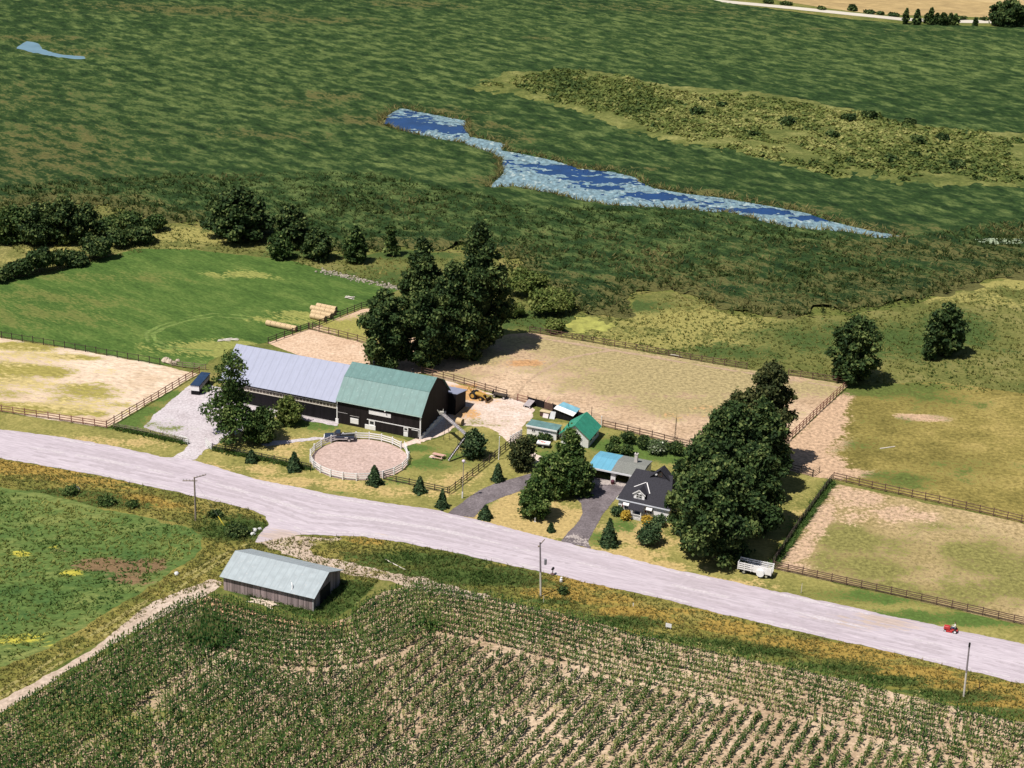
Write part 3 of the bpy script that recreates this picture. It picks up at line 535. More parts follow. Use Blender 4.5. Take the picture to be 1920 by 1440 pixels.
def tree(name, label, cat, px, py, hpx, wpx, kind='round', m=None, seed=1, n=None, leaf=.55, group=None, lift=0.0, k=.66, trunk=True, zs=1.0):
    kv, kh = K(px, py); h = hpx/kv; w = wpx/kh*1.1; p = G(px, py); m = m or f_dark
    root = thing(name, label, cat, (p[0], p[1], 0.0), 0, group)
    L = make_lobes(h, w, seed, kind)
    n = int((n or min(9000, 420+60*w*h*(.55/leaf)**2*.55))*2.0); leaf *= .82
    V, F, T = crown(L, n, leaf, seed)
    zmin = V[:, 2].min(); 
    if zmin < .05: V[:, 2] = np.maximum(V[:, 2], .05+.02*np.arange(len(V)) % .2)
    new_ob("crown", join_crown("crown", V, F, T, L, m, k, seed), root)
    if trunk: add_trunk(root, h, w, L, seed)
    return root
def spruce(name, label, cat, px, py, hpx, wpx, seed=1, m=None, group=None):
    kv, kh = K(px, py); h = hpx/kv; w = wpx/kh; p = G(px, py); rs = np.random.RandomState(seed)
    root = thing(name, label, cat, (p[0], p[1], 0.0), rs.rand()*6, group); n = int(900+w*h*90)
    z = rs.beta(1.0, 1.7, n)*h*.98+.04; tier = (z/h*9) % 1
    rr = w*.5*(1-z/h)**(.62+.08*(seed % 5))*(.72+.38*(1-tier))*rs.uniform(.4, 1.2, n)**.5; a = rs.rand(n)*6.283
    rr *= 1+.26*np.sin(a*4+z*2.3+seed)+.12*np.sin(a*9+seed*2+z*5)
    C = np.stack([np.cos(a)*rr, np.sin(a)*rr, z-.12*rr], 1); d = np.stack([np.cos(a), np.sin(a), np.full(n, .5)], 1)
    V, F = leaf_cloud(C, d, .30, rs, 2.0); T = np.clip(.45+.25*(tier-.5)+rs.normal(0, .2, n), 0, 1)
    mb = MB(); mb.tube([(0, 0, .1), (0, 0, h*.5), (0, 0, h*.95)], [w*.34, w*.2, .02], 9)
    q = np.array([f if len(f) == 4 else None for f in mb.f if len(f) == 4]); cv = np.array(mb.v)
    new_ob("crown", np_mesh("crown", np.vstack([V, cv]), np.vstack([F, q+len(V)]), m or f_spruce, np.concatenate([T, np.full(len(q), .05)])), root)
    MB().tube([(0, 0, -.1), (0, 0, h*.3)], [.09, .07], 6).put("trunk", m_bark, root)
    return root
gB = "tall poplars behind the barns"
tree("poplar_tree", "tallest dark poplar, at the right end of the row behind the barns", "tree", 896, 655, 232, 112, 'tall', seed=3, group=gB)
tree("poplar_tree", "dark poplar just left of the tallest one behind the barns", "tree", 842, 668, 172, 96, 'tall', seed=5, group=gB)
tree("poplar_tree", "second tallest dark poplar, left and rear of the grove behind the barns", "tree", 790, 650, 200, 84, 'tall', seed=8, group=gB)
tree("maple_tree", "broad dark tree nearest the green roof, at the left end of the grove", "tree", 722, 690, 145, 92, 'round', seed=11, group=gB)
tree("maple_tree", "dark leafy tree between the broad left tree and the poplars of the grove", "tree", 796, 688, 140, 84, 'round', seed=12, group=gB)
tree("maple_tree", "low dark tree under the tallest poplar at the paddock corner", "tree", 872, 672, 100, 80, 'round', seed=14, group=gB)
gH = "big shade trees beside the white house"
tree("shade_tree", "big dark shade tree standing nearest the road beside the house", "tree", 1340, 1048, 182, 146, 'round', seed=21, group=gH)
tree("shade_tree", "big dark shade tree hiding the right half of the white house", "tree", 1308, 1000, 176, 116, 'round', seed=22, group=gH)
tree("shade_tree", "broad dark tree at the right side of the row by the stock trailer", "tree", 1402, 995, 155, 108, 'round', seed=23, group=gH)
tree("shade_tree", "dark tree in the middle of the row next to the house garden shrubs", "tree", 1360, 935, 172, 130, 'round', seed=24, group=gH)
tree("shade_tree", "dark tree of the row whose shadow falls on the lane gate", "tree", 1418, 925, 170, 105, 'tall', seed=25, group=gH)
tree("maple_tree", "tallest olive green tree at the far end of the row in the paddock corner", "tree", 1425, 875, 200, 112, 'tall', f_warm, seed=26, group=gH, leaf=.5)
tree("maple_tree", "olive green tree at the paddock rail left of the tallest olive tree", "tree", 1372, 865, 125, 95, 'round', f_warm, seed=27, group=gH, leaf=.5)
# marsh edge
gE = "trees along the marsh edge"
tree("oak_tree", "widest round dark tree at the marsh edge above the hay field", "tree", 448, 448, 90, 112, 'round', seed=31, group=gE, leaf=.75)
tree("oak_tree", "dark upright tree right of the widest one at the marsh edge", "tree", 549, 464, 78, 62, 'round', seed=32, group=gE, leaf=.7)
tree("ash_tree", "small bright green tree at the foot of the upright dark tree", "tree", 524, 484, 48, 42, 'round', f_mid, seed=33, group=gE, leaf=.6)
tree("oak_tree", "short dark round tree between the upright one and the oval one", "tree", 594, 486, 54, 52, 'round', seed=34, group=gE, leaf=.6)
tree("ash_tree", "oval mid green tree standing alone above the stone row", "tree", 666, 492, 68, 40, 'tall', f_mid, seed=35, group=gE, leaf=.6)
tree("ash_tree", "thin pale sapling at the marsh edge left of the grove", "tree", 733, 479, 56, 26, 'loose', f_mid, seed=36, group=gE, leaf=.6, k=.3)
tree("oak_tree", "dark tree standing alone at the corner of the paddock fences", "tree", 1596, 716, 122, 92, 'round', seed=37, leaf=.6)
tree("oak_tree", "dark tree beyond the olive pasture at the right edge of the farm", "tree", 1768, 664, 96, 64, 'round', seed=38, leaf=.6)
tree("oak_tree", "narrow dark tree left of the one at the pasture's right edge", "tree", 1742, 674, 90, 30, 'tall', seed=39, leaf=.6)
# hedgerow at the left
gL = "trees and bushes of the hedgerow left of the hay field"
for i, (px, py, h, w, m, lab) in enumerate((
    (28, 452, 62, 76, f_mid, "olive topped tree at the left end of the dark clump"), (78, 456, 72, 80, f_dark, "dark tree left of centre in the dark clump"),
    (118, 455, 80, 70, f_dark, "tallest tree of the dark clump above the hedgerow"), (160, 450, 62, 62, f_dark, "dark tree at the right end of the dark clump"),
    (212, 438, 38, 58, f_mid, "wide light green bush right of the dark clump"), (244, 432, 36, 56, f_mid, "light green bush with a rounded top behind the hedgerow"),
    (290, 432, 30, 46, f_mid, "light green bush at the right end by the dry grass"), (262, 456, 34, 58, f_dark, "dark bush at the upper end of the hedgerow by the field corner"),
    (222, 464, 38, 44, f_dark, "dark bush second from the field corner in the hedgerow"), (180, 484, 42, 62, f_dark, "large dark bush halfway along the hedgerow"),
    (140, 496, 26, 50, f_dark, "low dark bush left of the large one in the hedgerow"), (107, 504, 40, 32, f_dark, "pointed dark bush in the hedgerow"),
    (74, 510, 48, 52, f_dark, "tall dark bush in the lower part of the hedgerow"), (36, 518, 30, 56, f_dark, "low dark bush near the lower end of the hedgerow"),
    (-8, 527, 28, 56, f_dark, "last low bush at the lower left end of the hedgerow"))):
    tree("hedgerow_bush", lab, "bush" if h < 50 else "tree", px, py, h, w, 'shrub' if h < 50 else 'round', m, 50+i, group=gL, leaf=.6)
# farm yard
tree("poplar_tree", "loose leafy tree by the left entrance, in front of the long barn", "tree", 436, 828, 166, 118, 'loose', f_isl, 61, 3400, .42, k=.32)
tree("maple_tree", "small round tree at the foot of the loose tree by the left entrance", "tree", 487, 828, 62, 66, 'round', f_mid, 62, leaf=.42)
tree("maple_tree", "small light green tree in front of the long barn", "tree", 541, 794, 48, 48, 'round', f_light, 63, 1500, .38)
tree("apple_tree", "small round blue-green tree between the hay elevator and the rail fence", "tree", 889, 858, 50, 44, 'round', f_spruce, 64, 1600, .35)
tree("crab_apple_tree", "small dark reddish round tree at the end of the white fence", "tree", 977, 878, 56, 50, 'round', f_warm, 65, 1900, .35)
gI = "leafy trees on the driveway island"
tree("maple_tree", "tallest tree on the island, its top before the green roofed garage", "tree", 1068, 916, 112, 68, 'tall', f_isl, 66, 4600, .42, group=gI)
tree("maple_tree", "middle tree of the island beside the asphalt", "tree", 1040, 928, 74, 70, 'round', f_isl, 67, 3000, .42, group=gI)
tree("maple_tree", "front tree of the island, nearest the road", "tree", 1003, 970, 74, 60, 'round', f_isl, 68, 2800, .42, group=gI)
tree("maple_tree", "right-hand tree of the island, next to the blue roofed garage", "tree", 1088, 930, 66, 44, 'round', f_mid, 69, 2600, .42, group=gI)
gS = "young spruces along the road front"
for i, (px, py, h, w, lab) in enumerate((
    (472, 866, 22, 22, "small dark spruce at the roadside fence left of the round pen, the leftmost"), (552, 882, 34, 26, "dark spruce at the fence just left of the round pen"),
    (702, 908, 36, 28, "pointed spruce in front of the round pen"), (787, 923, 30, 24, "small spruce at the roadside fence right of the round pen"),
    (829, 952, 34, 22, "blue-green spruce at the corner where two rail fences meet"), (933, 902, 34, 20, "narrow blue-green spruce between the rail fence and the asphalt arm"),
    (910, 972, 24, 26, "small squat spruce at the road by the mouth of the left asphalt arm"), (1033, 997, 16, 13, "tiniest spruce, alone on the dry grass of the island"),
    (1141, 1022, 50, 34, "tallest young spruce, on the lawn right of the driveway"))):
    spruce("young_spruce", lab, "spruce", px, py, h, w, 80+i, group=gS)
tree("yew_bush", "round dark spreading bush on the front lawn of the house", "bush", 1216, 1020, 38, 50, 'shrub', f_spruce, 95, 1500, .32)
for i, (nm, px, py, h, w, m, lab) in enumerate((
    ("garden_bush", 1157, 966, 15, 22, f_spruce, "clipped dark green bush at the left corner of the house"), ("golden_bush", 1172, 974, 14, 14, f_gold, "golden bush left of the porch steps"),
    ("golden_bush", 1212, 982, 14, 16, f_gold, "golden bush right of the porch steps"), ("garden_bush", 1234, 985, 18, 24, f_spruce, "dark bush right of the golden bushes under the shade tree"),
    ("garden_bush", 1152, 831, 12, 14, f_mid, "small bush at the left end of the garden row behind the blue roof"), ("lilac_bush", 1177, 832, 22, 28, f_dark, "dark round bush by the paddock rails behind the blue roof"),
    ("lilac_bush", 1205, 840, 24, 28, f_dark, "dark round bush left of the white flowering one"), ("snowball_bush", 1232, 850, 26, 38, f_white, "white flowering bush in the garden behind the house"),
    ("lilac_bush", 1266, 852, 24, 32, f_dark, "dark bush right of the white flowering one at the tree row"), ("garden_bush", 1172, 852, 18, 30, f_mid, "bright green bush in front of the dark garden bushes"),
    ("garden_bush", 1148, 846, 14, 24, f_mid, "bright green bush nearest the green roofed garage"), ("garden_bush", 1020, 826, 12, 26, f_dark, "low dark bush along the front wall of the white shed"),
    ("garden_bush", 996, 829, 12, 20, f_dark, "dark bush at the left corner of the white shed"))):
    tree(nm, lab, "bush", px, py, h, w, 'shrub', m, 110+i, 700, .3)
gW = "pale willow bushes at the paddock's marsh edge"
for i, (px, py, h, w, lab) in enumerate((
    (988, 553, 48, 80, "large pale willow bush nearest the tall poplars"), (1028, 586, 50, 92, "largest pale willow bush, above the yellow duckweed"),
    (962, 592, 22, 40, "small pale bush under the poplars' shadow edge"), (1040, 622, 22, 34, "small pale bush at the fence left of the yellow duckweed"))):
    tree("willow_bush", lab, "bush", px, py, h, w, 'shrub', f_light, 130+i, 2600, .5, group=gW, trunk=False)
gF = "small trees by the far road"
for i, (px, py, h, w, lab) in enumerate((
    (1697, 45, 28, 9, "thin dark tree at the left end of the far roadside row"), (1718, 48, 29, 13, "second far roadside tree, thicker than the first"),
    (1737, 44, 18, 9, "short far roadside tree leaning on a taller one"), (1743, 46, 31, 9, "tallest thin tree of the far roadside row"),
    (1755, 47, 22, 9, "dark thin tree just left of the far bushy clump"), (1767, 49, 24, 16, "bushy tree in the middle of the far roadside clump"),
    (1781, 47, 21, 11, "bushy tree at the right side of the far roadside clump"), (1790, 48, 20, 12, "light far roadside tree right of the bushy clump"),
    (1828, 51, 17, 6, "tiny lone tree between the far row and the big round tree"), (1889, 50, 46, 66, "big round tree at the far right by the far road"),
    (1598, 20, 10, 14, "round bush beyond the far road, left of the roadside row"))):
    tree("far_tree", lab, "tree", px, py, h, w, 'tall' if w < 16 else 'round', f_mid if i in (3, 7) else f_dark, 150+i, 500 if w < 20 else 3000, 1.0, group=gF)
FL_ = ['low bush beyond the far road, first right of the round bush', 'low bush beyond the far road just before the roadside row', 'low bush beyond the far road between the row and the lone tree', 'low bush beyond the far road right of the lone tiny tree', 'first low bush at the left end of the far road', 'second low bush from the left end of the far road', 'low bush beyond the bend gap of the far road', 'low bush next to the round bush beyond the far road']
for i, (px, py) in enumerate(((1650, 27), (1675, 30), (1800, 36), (1845, 38), (1440, 6), (1475, 9), (1540, 18), (1630, 25))):
    tree("far_bush", FL_[i], "bush", px, py, 5, 15+i % 3*5, 'shrub', f_dark, 170+i, 160, 1.0, group="low bushes beyond the far road", trunk=False)

# scattered leafy stuff ---------------------------------------------------------------
def tufts(name, m, P, h, w, seed, blades=3, tint=None, lean=.8, label=None):
    rs = np.random.RandomState(seed); n = len(P); P = np.repeat(P, blades, 0); h_ = np.repeat(h, blades)*rs.uniform(.6, 1.2, n*blades); N_ = n*blades
    a = rs.rand(N_)*6.283; off = rs.normal(0, .35, (N_, 2))*np.repeat(w, blades)[:, None]
    bx = P[:, 0]+off[:, 0]; by = P[:, 1]+off[:, 1]; bz = P[:, 2]
    wd = np.repeat(w, blades)*.35*rs.uniform(.6, 1.3, N_); dx, dy = np.cos(a)*wd, np.sin(a)*wd
    lx, ly = rs.normal(0, lean, N_)*h_, rs.normal(0, lean, N_)*h_
    V = np.stack([np.stack([bx-dx, by-dy, bz], 1), np.stack([bx+dx, by+dy, bz], 1), np.stack([bx+lx, by+ly, bz+h_], 1)], 1).reshape(-1, 3)
    F = np.arange(N_*3).reshape(N_, 3)
    t = np.repeat(tint, blades)+rs.normal(0, .1, N_) if tint is not None else rs.rand(N_)
    o = new_ob(name, np_mesh(name, V, F, m, np.clip(t, 0, 1))); o["kind"] = "stuff"
    if label: o["label"] = label
    return o
def scatter(px_poly, n, seed, excl=(), world=None):
    W_ = world or PW(px_poly); a = np.array(W_); rs = np.random.RandomState(seed)
    x = rs.uniform(a[:, 0].min(), a[:, 0].max(), n*3); y = rs.uniform(a[:, 1].min(), a[:, 1].max(), n*3)
    k = sdf_poly(W_, x, y) > .2
    for e in excl: k &= sdf_poly(e, x, y) < -.3
    return x[k][:n], y[k][:n]
m_reed = tint_mat("reeds", (.030, .055, .012), (.070, .095, .025), (.30, .25, .10), transl=.4)
NEARM = [(-100, 420), (60, 385), (300, 412), (520, 462), (650, 480), (760, 470), (930, 480), (960, 520), (1050, 560), (1075, 590), (1180, 596), (1190, 555), (1260, 545), (1360, 590), (1450, 598), (1580, 592), (1700, 575), (1850, 530), (2000, 500), (2000, 400), (1650, 460), (1300, 400), (1000, 390), (700, 330), (300, 330), (-100, 360)]
x, y = scatter(NEARM, 8000, 3, (WC,)); e = fbm(x, y*1.5, .06, 3, 44)
tufts("marsh_reeds", m_reed, np.stack([x, y, np.full(len(x), .55)], 1), np.full(len(x), 1.0), np.full(len(x), .8), 4, 3, np.clip(.30+.6*e+.16*ss(0, 60, x), 0, 1))
# reed fringe along the creek banks
fr = []
for i in range(len(WC)):
    a = np.array(WC[i]); b = np.array(WC[(i+1) % len(WC)]); L_ = np.hypot(*(b-a))
    t = np.random.RandomState(i).rand(int(L_*5)); nrm = np.array([b[1]-a[1], a[0]-b[0]])/max(L_, .1)
    fr.append(a+(b-a)*t[:, None]+np.random.RandomState(i+99).normal(0, 1.1, (len(t), 2)))
fr = np.vstack(fr); s_ = sdf_poly(WC, fr[:, 0], fr[:, 1]); fr = fr[s_ < -.1]
tufts("marsh_reeds", m_reed, np.column_stack([fr, np.full(len(fr), .05)]), np.full(len(fr), 1.5), np.full(len(fr), .7), 6, 3, np.full(len(fr), .8))
# verge and meadow weeds
m_weed = tint_mat("weeds", (.05, .10, .02), (.19, .175, .05), (.44, .27, .07), transl=.35)
x, y = scatter(VER, 34000, 8, (PW(RU+RL), PW(GRF), PW(CORN)))
def spotval(sp, x, y):
    v = np.zeros_like(x)
    for s_ in sp: c = G(s_[0], s_[1]); v = np.maximum(v, s_[4]*np.exp(-(((x-c[0])/s_[2])**2+((y-c[1])/s_[3])**2)))
    return v
orange = spotval([(60, 872, 14, 1.6, .9), (30, 880, 12, 2.2, 1), (250, 935, 5, 1.6, 1.1), (280, 946, 5, 1.4, 1), (1080, 1090, 5, 1.6, 1.2), (1110, 1100, 5, 1.2, 1), (1040, 1113, 6, 1.5, 1.1), (1080, 1125, 7, 1.6, 1.1), (1180, 1150, 6, 2, 1.1), (1220, 1165, 5, 1.5, 1), (1370, 1178, 5, 2.2, 1), (1480, 1205, 8, 2.0, .9), (1560, 1225, 9, 2, 1), (1700, 1260, 10, 2, 1), (1780, 1280, 10, 1.7, 1), (1880, 1315, 10, 2, 1)], x, y)
green = spotval([(440, 995, 8, 4, 1), (800, 1050, 10, 3, 1), (900, 1085, 10, 3, 1), (1030, 1128, 6, 1, 1), (1150, 1165, 8, 1.6, 1.1), (1300, 1205, 9, 1.6, 1.1), (1420, 1222, 9, 1.6, 1.1), (1540, 1252, 9, 1.5, 1.1), (1650, 1275, 9, 1.5, 1.1), (1760, 1305, 9, 1.5, 1.1), (660, 1110, 8, 4, 1), (560, 1145, 10, 2.4, 1), (480, 1120, 8, 2.2, 1), (620, 1140, 6, 3, 1)], x, y)
tufts("verge_weeds", m_weed, np.stack([x, y, np.full(len(x), .01)], 1), .28+.35*green+.1*np.random.RandomState(2).rand(len(x)), np.full(len(x), .28), 9, 3, np.clip(.42+.2*fbm(x, y, .2, 3, 3)+.28*orange-.45*green, 0, 1))
m_mw = tint_mat("meadow_weeds", (.06, .10, .02), (.16, .17, .045), (.42, .34, .11), transl=.3)
MD = [(-60, 425), (190, 392), (400, 440), (650, 484), (930, 484), (960, 522), (1050, 562), (1180, 600), (1260, 548), (1450, 600), (1700, 578), (1950, 520), (1950, 745), (1600, 718), (1390, 690), (1000, 622), (760, 545), (500, 482), (300, 467), (100, 508)]
x, y = scatter(MD, 6000, 18, (WS,))
tufts("meadow_weeds", m_mw, np.stack([x, y, np.full(len(x), .02)], 1), np.full(len(x), .5), np.full(len(x), .5), 19, 3, np.clip(.45+.6*fbm(x, y, .06, 4, 13), 0, 1))
m_cl = tint_mat("clover", (.04, .11, .03), (.11, .175, .04), (.30, .30, .08), transl=.35)
x, y = scatter([(10, 920), (170, 952), (350, 990), (376, 1006), (378, 1026), (300, 1082), (150, 1180), (20, 1240), (-60, 1260), (-60, 900)], 2500, 28)
tufts("clover_plants", m_cl, np.stack([x, y, np.full(len(x), .02)], 1), np.full(len(x), .4), np.full(len(x), .45), 29, 3, np.clip(.6+.7*fbm(x, y, .12, 4, 23), 0, 1), lean=.9)
# willow thicket beyond the creek
THK = [(890, 165), (945, 141), (1110, 136), (1250, 166), (1450, 182), (1620, 217), (1740, 247), (1960, 262), (1960, 352), (1700, 345), (1550, 333), (1430, 302), (1300, 272), (1180, 252), (1090, 213), (1000, 186)]
x, y = scatter(THK, 4200, 38); WT = PW(THK); rs = np.random.RandomState(5)
keep = (sdf_poly(WT, x, y)+fbm(x, y, .05, 3, 71)*14 > 3) & (fbm(x, y, .04, 3, 77) > -.44); x, y = x[keep], y[keep]
r = rs.uniform(.7, 1.9, len(x))*(1+.3*fbm(x, y, .03, 2, 75)); nl = 34
C = np.repeat(np.stack([x, y, r*.35+.3], 1), nl, 0); d = rs.normal(0, 1, (len(C), 3)); d[:, 2] = np.abs(d[:, 2]); d /= np.linalg.norm(d, axis=1)[:, None]
R3 = np.repeat(np.stack([r, r, r*.7], 1), nl, 0)
V, F = leaf_cloud(C+d*R3*rs.uniform(.6, 1.15, len(C))[:, None], d+np.array([0, 0, .8]), .8, rs)
kt = np.clip(.52+.55*fbm(x, y, .045, 3, 72)+rs.normal(0, .16, len(x))-.3*(rs.rand(len(x)) < .12), 0, 1)
T = np.repeat(kt, nl)+rs.normal(0, .1, len(C))
m_wil = tint_mat("willow_leaf", (.045, .08, .02), (.15, .185, .045), (.36, .35, .12), transl=.3)
o = new_ob("willow_thicket", np_mesh("willow_thicket", V, F, m_wil, np.clip(T, 0, 1))); o["kind"] = "stuff"
WL_ = ['largest dark bush at the upper left of the pale willow thicket', 'small dark bush above the largest one in the willow thicket', 'small dark bush on the upper edge of the willow thicket', 'dark bush on the lower left edge of the willow thicket', 'wide dark bush in the middle of the willow thicket', 'dark bush at the top centre of the willow thicket', 'dark bush just right of the top centre one in the thicket', 'small dark bush at the upper right edge of the thicket', 'wide dark bush near the right end of the thicket', "dark bush between the wide right one and the thicket's end", 'lowest dark bush at the right end of the willow thicket', 'dark bush low in the right half of the willow thicket', 'small dark bush low in the middle of the willow thicket', "dark bush just below the wide one near the thicket's right end", 'dark bush right below the middle of the thicket']
for i, (px, py, w) in enumerate(((1307, 222, 26), (1352, 205, 18), (1316, 196, 18), (1412, 262, 20), (1475, 240, 30), (1590, 232, 26), (1628, 228, 28), (1705, 238, 20), (1720, 275, 30), (1765, 270, 28), (1792, 322, 32), (1668, 310, 28), (1592, 312, 20), (1715, 300, 20), (1560, 262, 24))):
    tree("willow_bush", WL_[i], "bush", px, py, w*.75, w, 'shrub', f_dark, 190+i, 500, .9, group="dark bushes in the willow thicket", trunk=False)
# ---- corn
m_corn = tint_mat("corn_leaf", (.018, .062, .013), (.10, .175, .038), (.42, .39, .15), transl=.35)
def corn(P, h, tint, seed):
    rs = np.random.RandomState(seed); n = len(P); nl = 6; N_ = n*nl
    a = np.repeat(rs.rand(n)*3.14, nl)+np.tile(np.arange(nl), n)*3.14+rs.normal(0, .35, N_)
    k = np.tile(np.arange(nl), n)/nl; H = np.repeat(h, nl); L_ = H*(.44-.15*np.abs(k-.5))*rs.uniform(.7, 1.3, N_); W_ = .12
    bx, by = np.repeat(P[:, 0], nl), np.repeat(P[:, 1], nl); z0 = H*(.15+.72*k)
    c, s_ = np.cos(a), np.sin(a); nx, ny = -s_*W_, c*W_
    m1 = np.stack([bx+c*L_*.45, by+s_*L_*.45, z0+L_*.45], 1)
    V = np.stack([np.stack([bx, by, z0], 1), m1-np.stack([nx, ny, 0*nx], 1), np.stack([bx+c*L_, by+s_*L_, z0+L_*.12], 1), m1+np.stack([nx, ny, 0*nx], 1)], 1).reshape(-1, 3)
    F = np.arange(N_*4).reshape(N_, 4); T = np.repeat(tint, nl)+rs.normal(0, .10, N_)
    # stalk with tassel
    w = .05; v2 = np.stack([np.stack([P[:, 0]-w, P[:, 1], np.zeros(n)], 1), np.stack([P[:, 0]+w, P[:, 1], np.zeros(n)], 1), np.stack([P[:, 0]+w*.5, P[:, 1]+w, h*.8], 1), np.stack([P[:, 0]-w*.5, P[:, 1]-w, h*.8], 1)], 1).reshape(-1, 3)
    v3 = np.stack([np.stack([P[:, 0], P[:, 1], h*.78], 1), np.stack([P[:, 0]+.11, P[:, 1]+.03, h*1.0], 1), np.stack([P[:, 0], P[:, 1], h*1.14], 1), np.stack([P[:, 0]-.11, P[:, 1]-.03, h*1.0], 1)], 1).reshape(-1, 3)
    F2 = np.arange(n*4).reshape(n, 4)
    V = np.vstack([V, v2, v3]); F = np.vstack([F, F2+N_*4, F2+N_*4+n*4]); T = np.concatenate([T, np.full(n, .4), np.where(rs.rand(n) < .6, np.clip(rs.normal(.9, .12, n), 0, 1), .45)])
    o = new_ob("corn_crop", np_mesh("corn_crop", V, F, m_corn, np.clip(T, 0, 1))); tag(o, "tall green corn with pale tassels standing in rows below the road", None, None, "stuff")
WCN = PW(CORN)
top = np.array(PW(CORN[0:-2])); pts = []
rsd = np.random.RandomState(77)
# headland rows following the edge of the field
def offs(poly, d):
    t = np.gradient(poly, axis=0); t /= np.linalg.norm(t, axis=1)[:, None]; return poly+np.stack([t[:, 1], -t[:, 0]], 1)*d
seg = np.concatenate([[0], np.cumsum(np.hypot(*np.diff(top, axis=0).T))]); tt = np.arange(0, seg[-1], .8)
sm = np.stack([np.interp(tt, seg, top[:, 0]), np.interp(tt, seg, top[:, 1])], 1)
for _ in range(30): sm[1:-1] = (sm[:-2]+sm[2:]+sm[1:-1]*2)/4
HW = 13.0
for k in range(9):
    q = offs(sm, .8+k*1.45); sg = np.concatenate([[0], np.cumsum(np.hypot(*np.diff(q, axis=0).T))]); u = np.arange(0, sg[-1], .4)
    pts.append(np.stack([np.interp(u, sg, q[:, 0]), np.interp(u, sg, q[:, 1])], 1)+rsd.normal(0, .07, (len(u), 2)))
hp = np.vstack(pts); d_ = sdf_line([tuple(p) for p in sm], hp[:, 0], hp[:, 1]); hp = hp[(d_ > .6)]
# straight rows
vd = G(2700, 200)-G(2800-((2800-1500)*0), 200); dr = G(1500, 1400); 
A1 = G(1500, 1400)[:2]; A2 = G(1500+(2800-1500)*.08, 1400-(1400+550)*.08)[:2]; rd = (A2-A1)/np.hypot(*(A2-A1)); rn = np.array([-rd[1], rd[0]])
ss_ = np.arange(-150, 170, .38); tt_ = np.arange(-170, 150, 1.72); SS, TT = np.meshgrid(ss_, tt_)
sp = A1+SS.ravel()[:, None]*rd+TT.ravel()[:, None]*rn+rsd.normal(0, .09, (SS.size, 2))
sp = sp[(sp[:, 1] > 160) & (np.abs(sp[:, 0]) < 150)]
sp = sp[(sdf_poly(WCN, sp[:, 0], sp[:, 1]) > 1) & (sdf_line([tuple(p) for p in sm[::3]], sp[:, 0], sp[:, 1]) > HW+1)]
cp = np.vstack([hp, sp]); isin = sdf_poly(WCN, cp[:, 0], cp[:, 1]) > .3; cp = cp[isin & (cp[:, 1] > 160)]
left = ss(10, -40, cp[:, 0])
thin = fbm(cp[:, 0], cp[:, 1], .09, 4, 61)+.5*fbm(cp[:, 0], cp[:, 1], .5, 2, 66)
cp_keep = thin+.10*left > -1.05+.25*ss(.3, -.1, fbm(cp[:, 0], cp[:, 1], .03, 2, 88)); cp_keep &= rsd.rand(len(cp)) > .05+.25*ss(-.1, -.5, thin)+.22*ss(-20, 40, cp[:, 0])
cp, left = cp[cp_keep], left[cp_keep]
hh = 1.5+.6*fbm(cp[:, 0], cp[:, 1], .12, 3, 63)+.45*left+rsd.normal(0, .2, len(cp))
corn(cp, np.clip(hh, .7, 2.6), np.clip(.38-.08*left+.3*fbm(cp[:, 0], cp[:, 1], .1, 3, 64)-.08*left+rsd.normal(0, .22, len(cp)), 0, 1), 65)

# ------------------------------------------------------------------ buildings
AX = rad(-20)                                 # the farm is laid out along this line
def board_mat(name, col, rough=.75, sc=1.0, var=.3, pitch=.25, spec=.2, dark=.55):
    """vertical boards: grooves from a wave along x+y of the object, weathering from noise"""
    m = bpy.data.materials.new(name); m.use_nodes = True; n = m.node_tree; L = n.links; N = n.nodes
    b = N["Principled BSDF"]; b.inputs["Roughness"].default_value = rough; b.inputs["Specular IOR Level"].default_value = spec
    tc = N.new("ShaderNodeTexCoord"); mp = N.new("ShaderNodeMapping"); L.new(tc.outputs["Object"], mp.inputs[0]); mp.inputs["Scale"].default_value = (1/pitch, 1/pitch, .15)
    sn = N.new("ShaderNodeVectorMath"); sn.operation = 'SNAP'; L.new(mp.outputs[0], sn.inputs[0]); sn.inputs[1].default_value = (1, 1, 9)
    wn = N.new("ShaderNodeTexWhiteNoise"); L.new(sn.outputs[0], wn.inputs[0])
    nz = N.new("ShaderNodeTexNoise"); nz.inputs["Scale"].default_value = 2.2*sc; nz.inputs["Detail"].default_value = 7; L.new(mp.outputs[0], nz.inputs[0])
    a = N.new("ShaderNodeMath"); a.operation = 'MULTIPLY_ADD'; L.new(wn.outputs[0], a.inputs[0]); a.inputs[1].default_value = .5; L.new(nz.outputs[0], a.inputs[2])
    r = N.new("ShaderNodeValToRGB"); L.new(a.outputs[0], r.inputs[0]); e = r.color_ramp.elements; e[0].position = .35; e[1].position = 1.0
    e[0].color = (*[c*dark for c in col], 1); e[1].color = (*[min(1, c*(1+var*2)) for c in col], 1)
    L.new(r.outputs[0], b.inputs[0]); return m
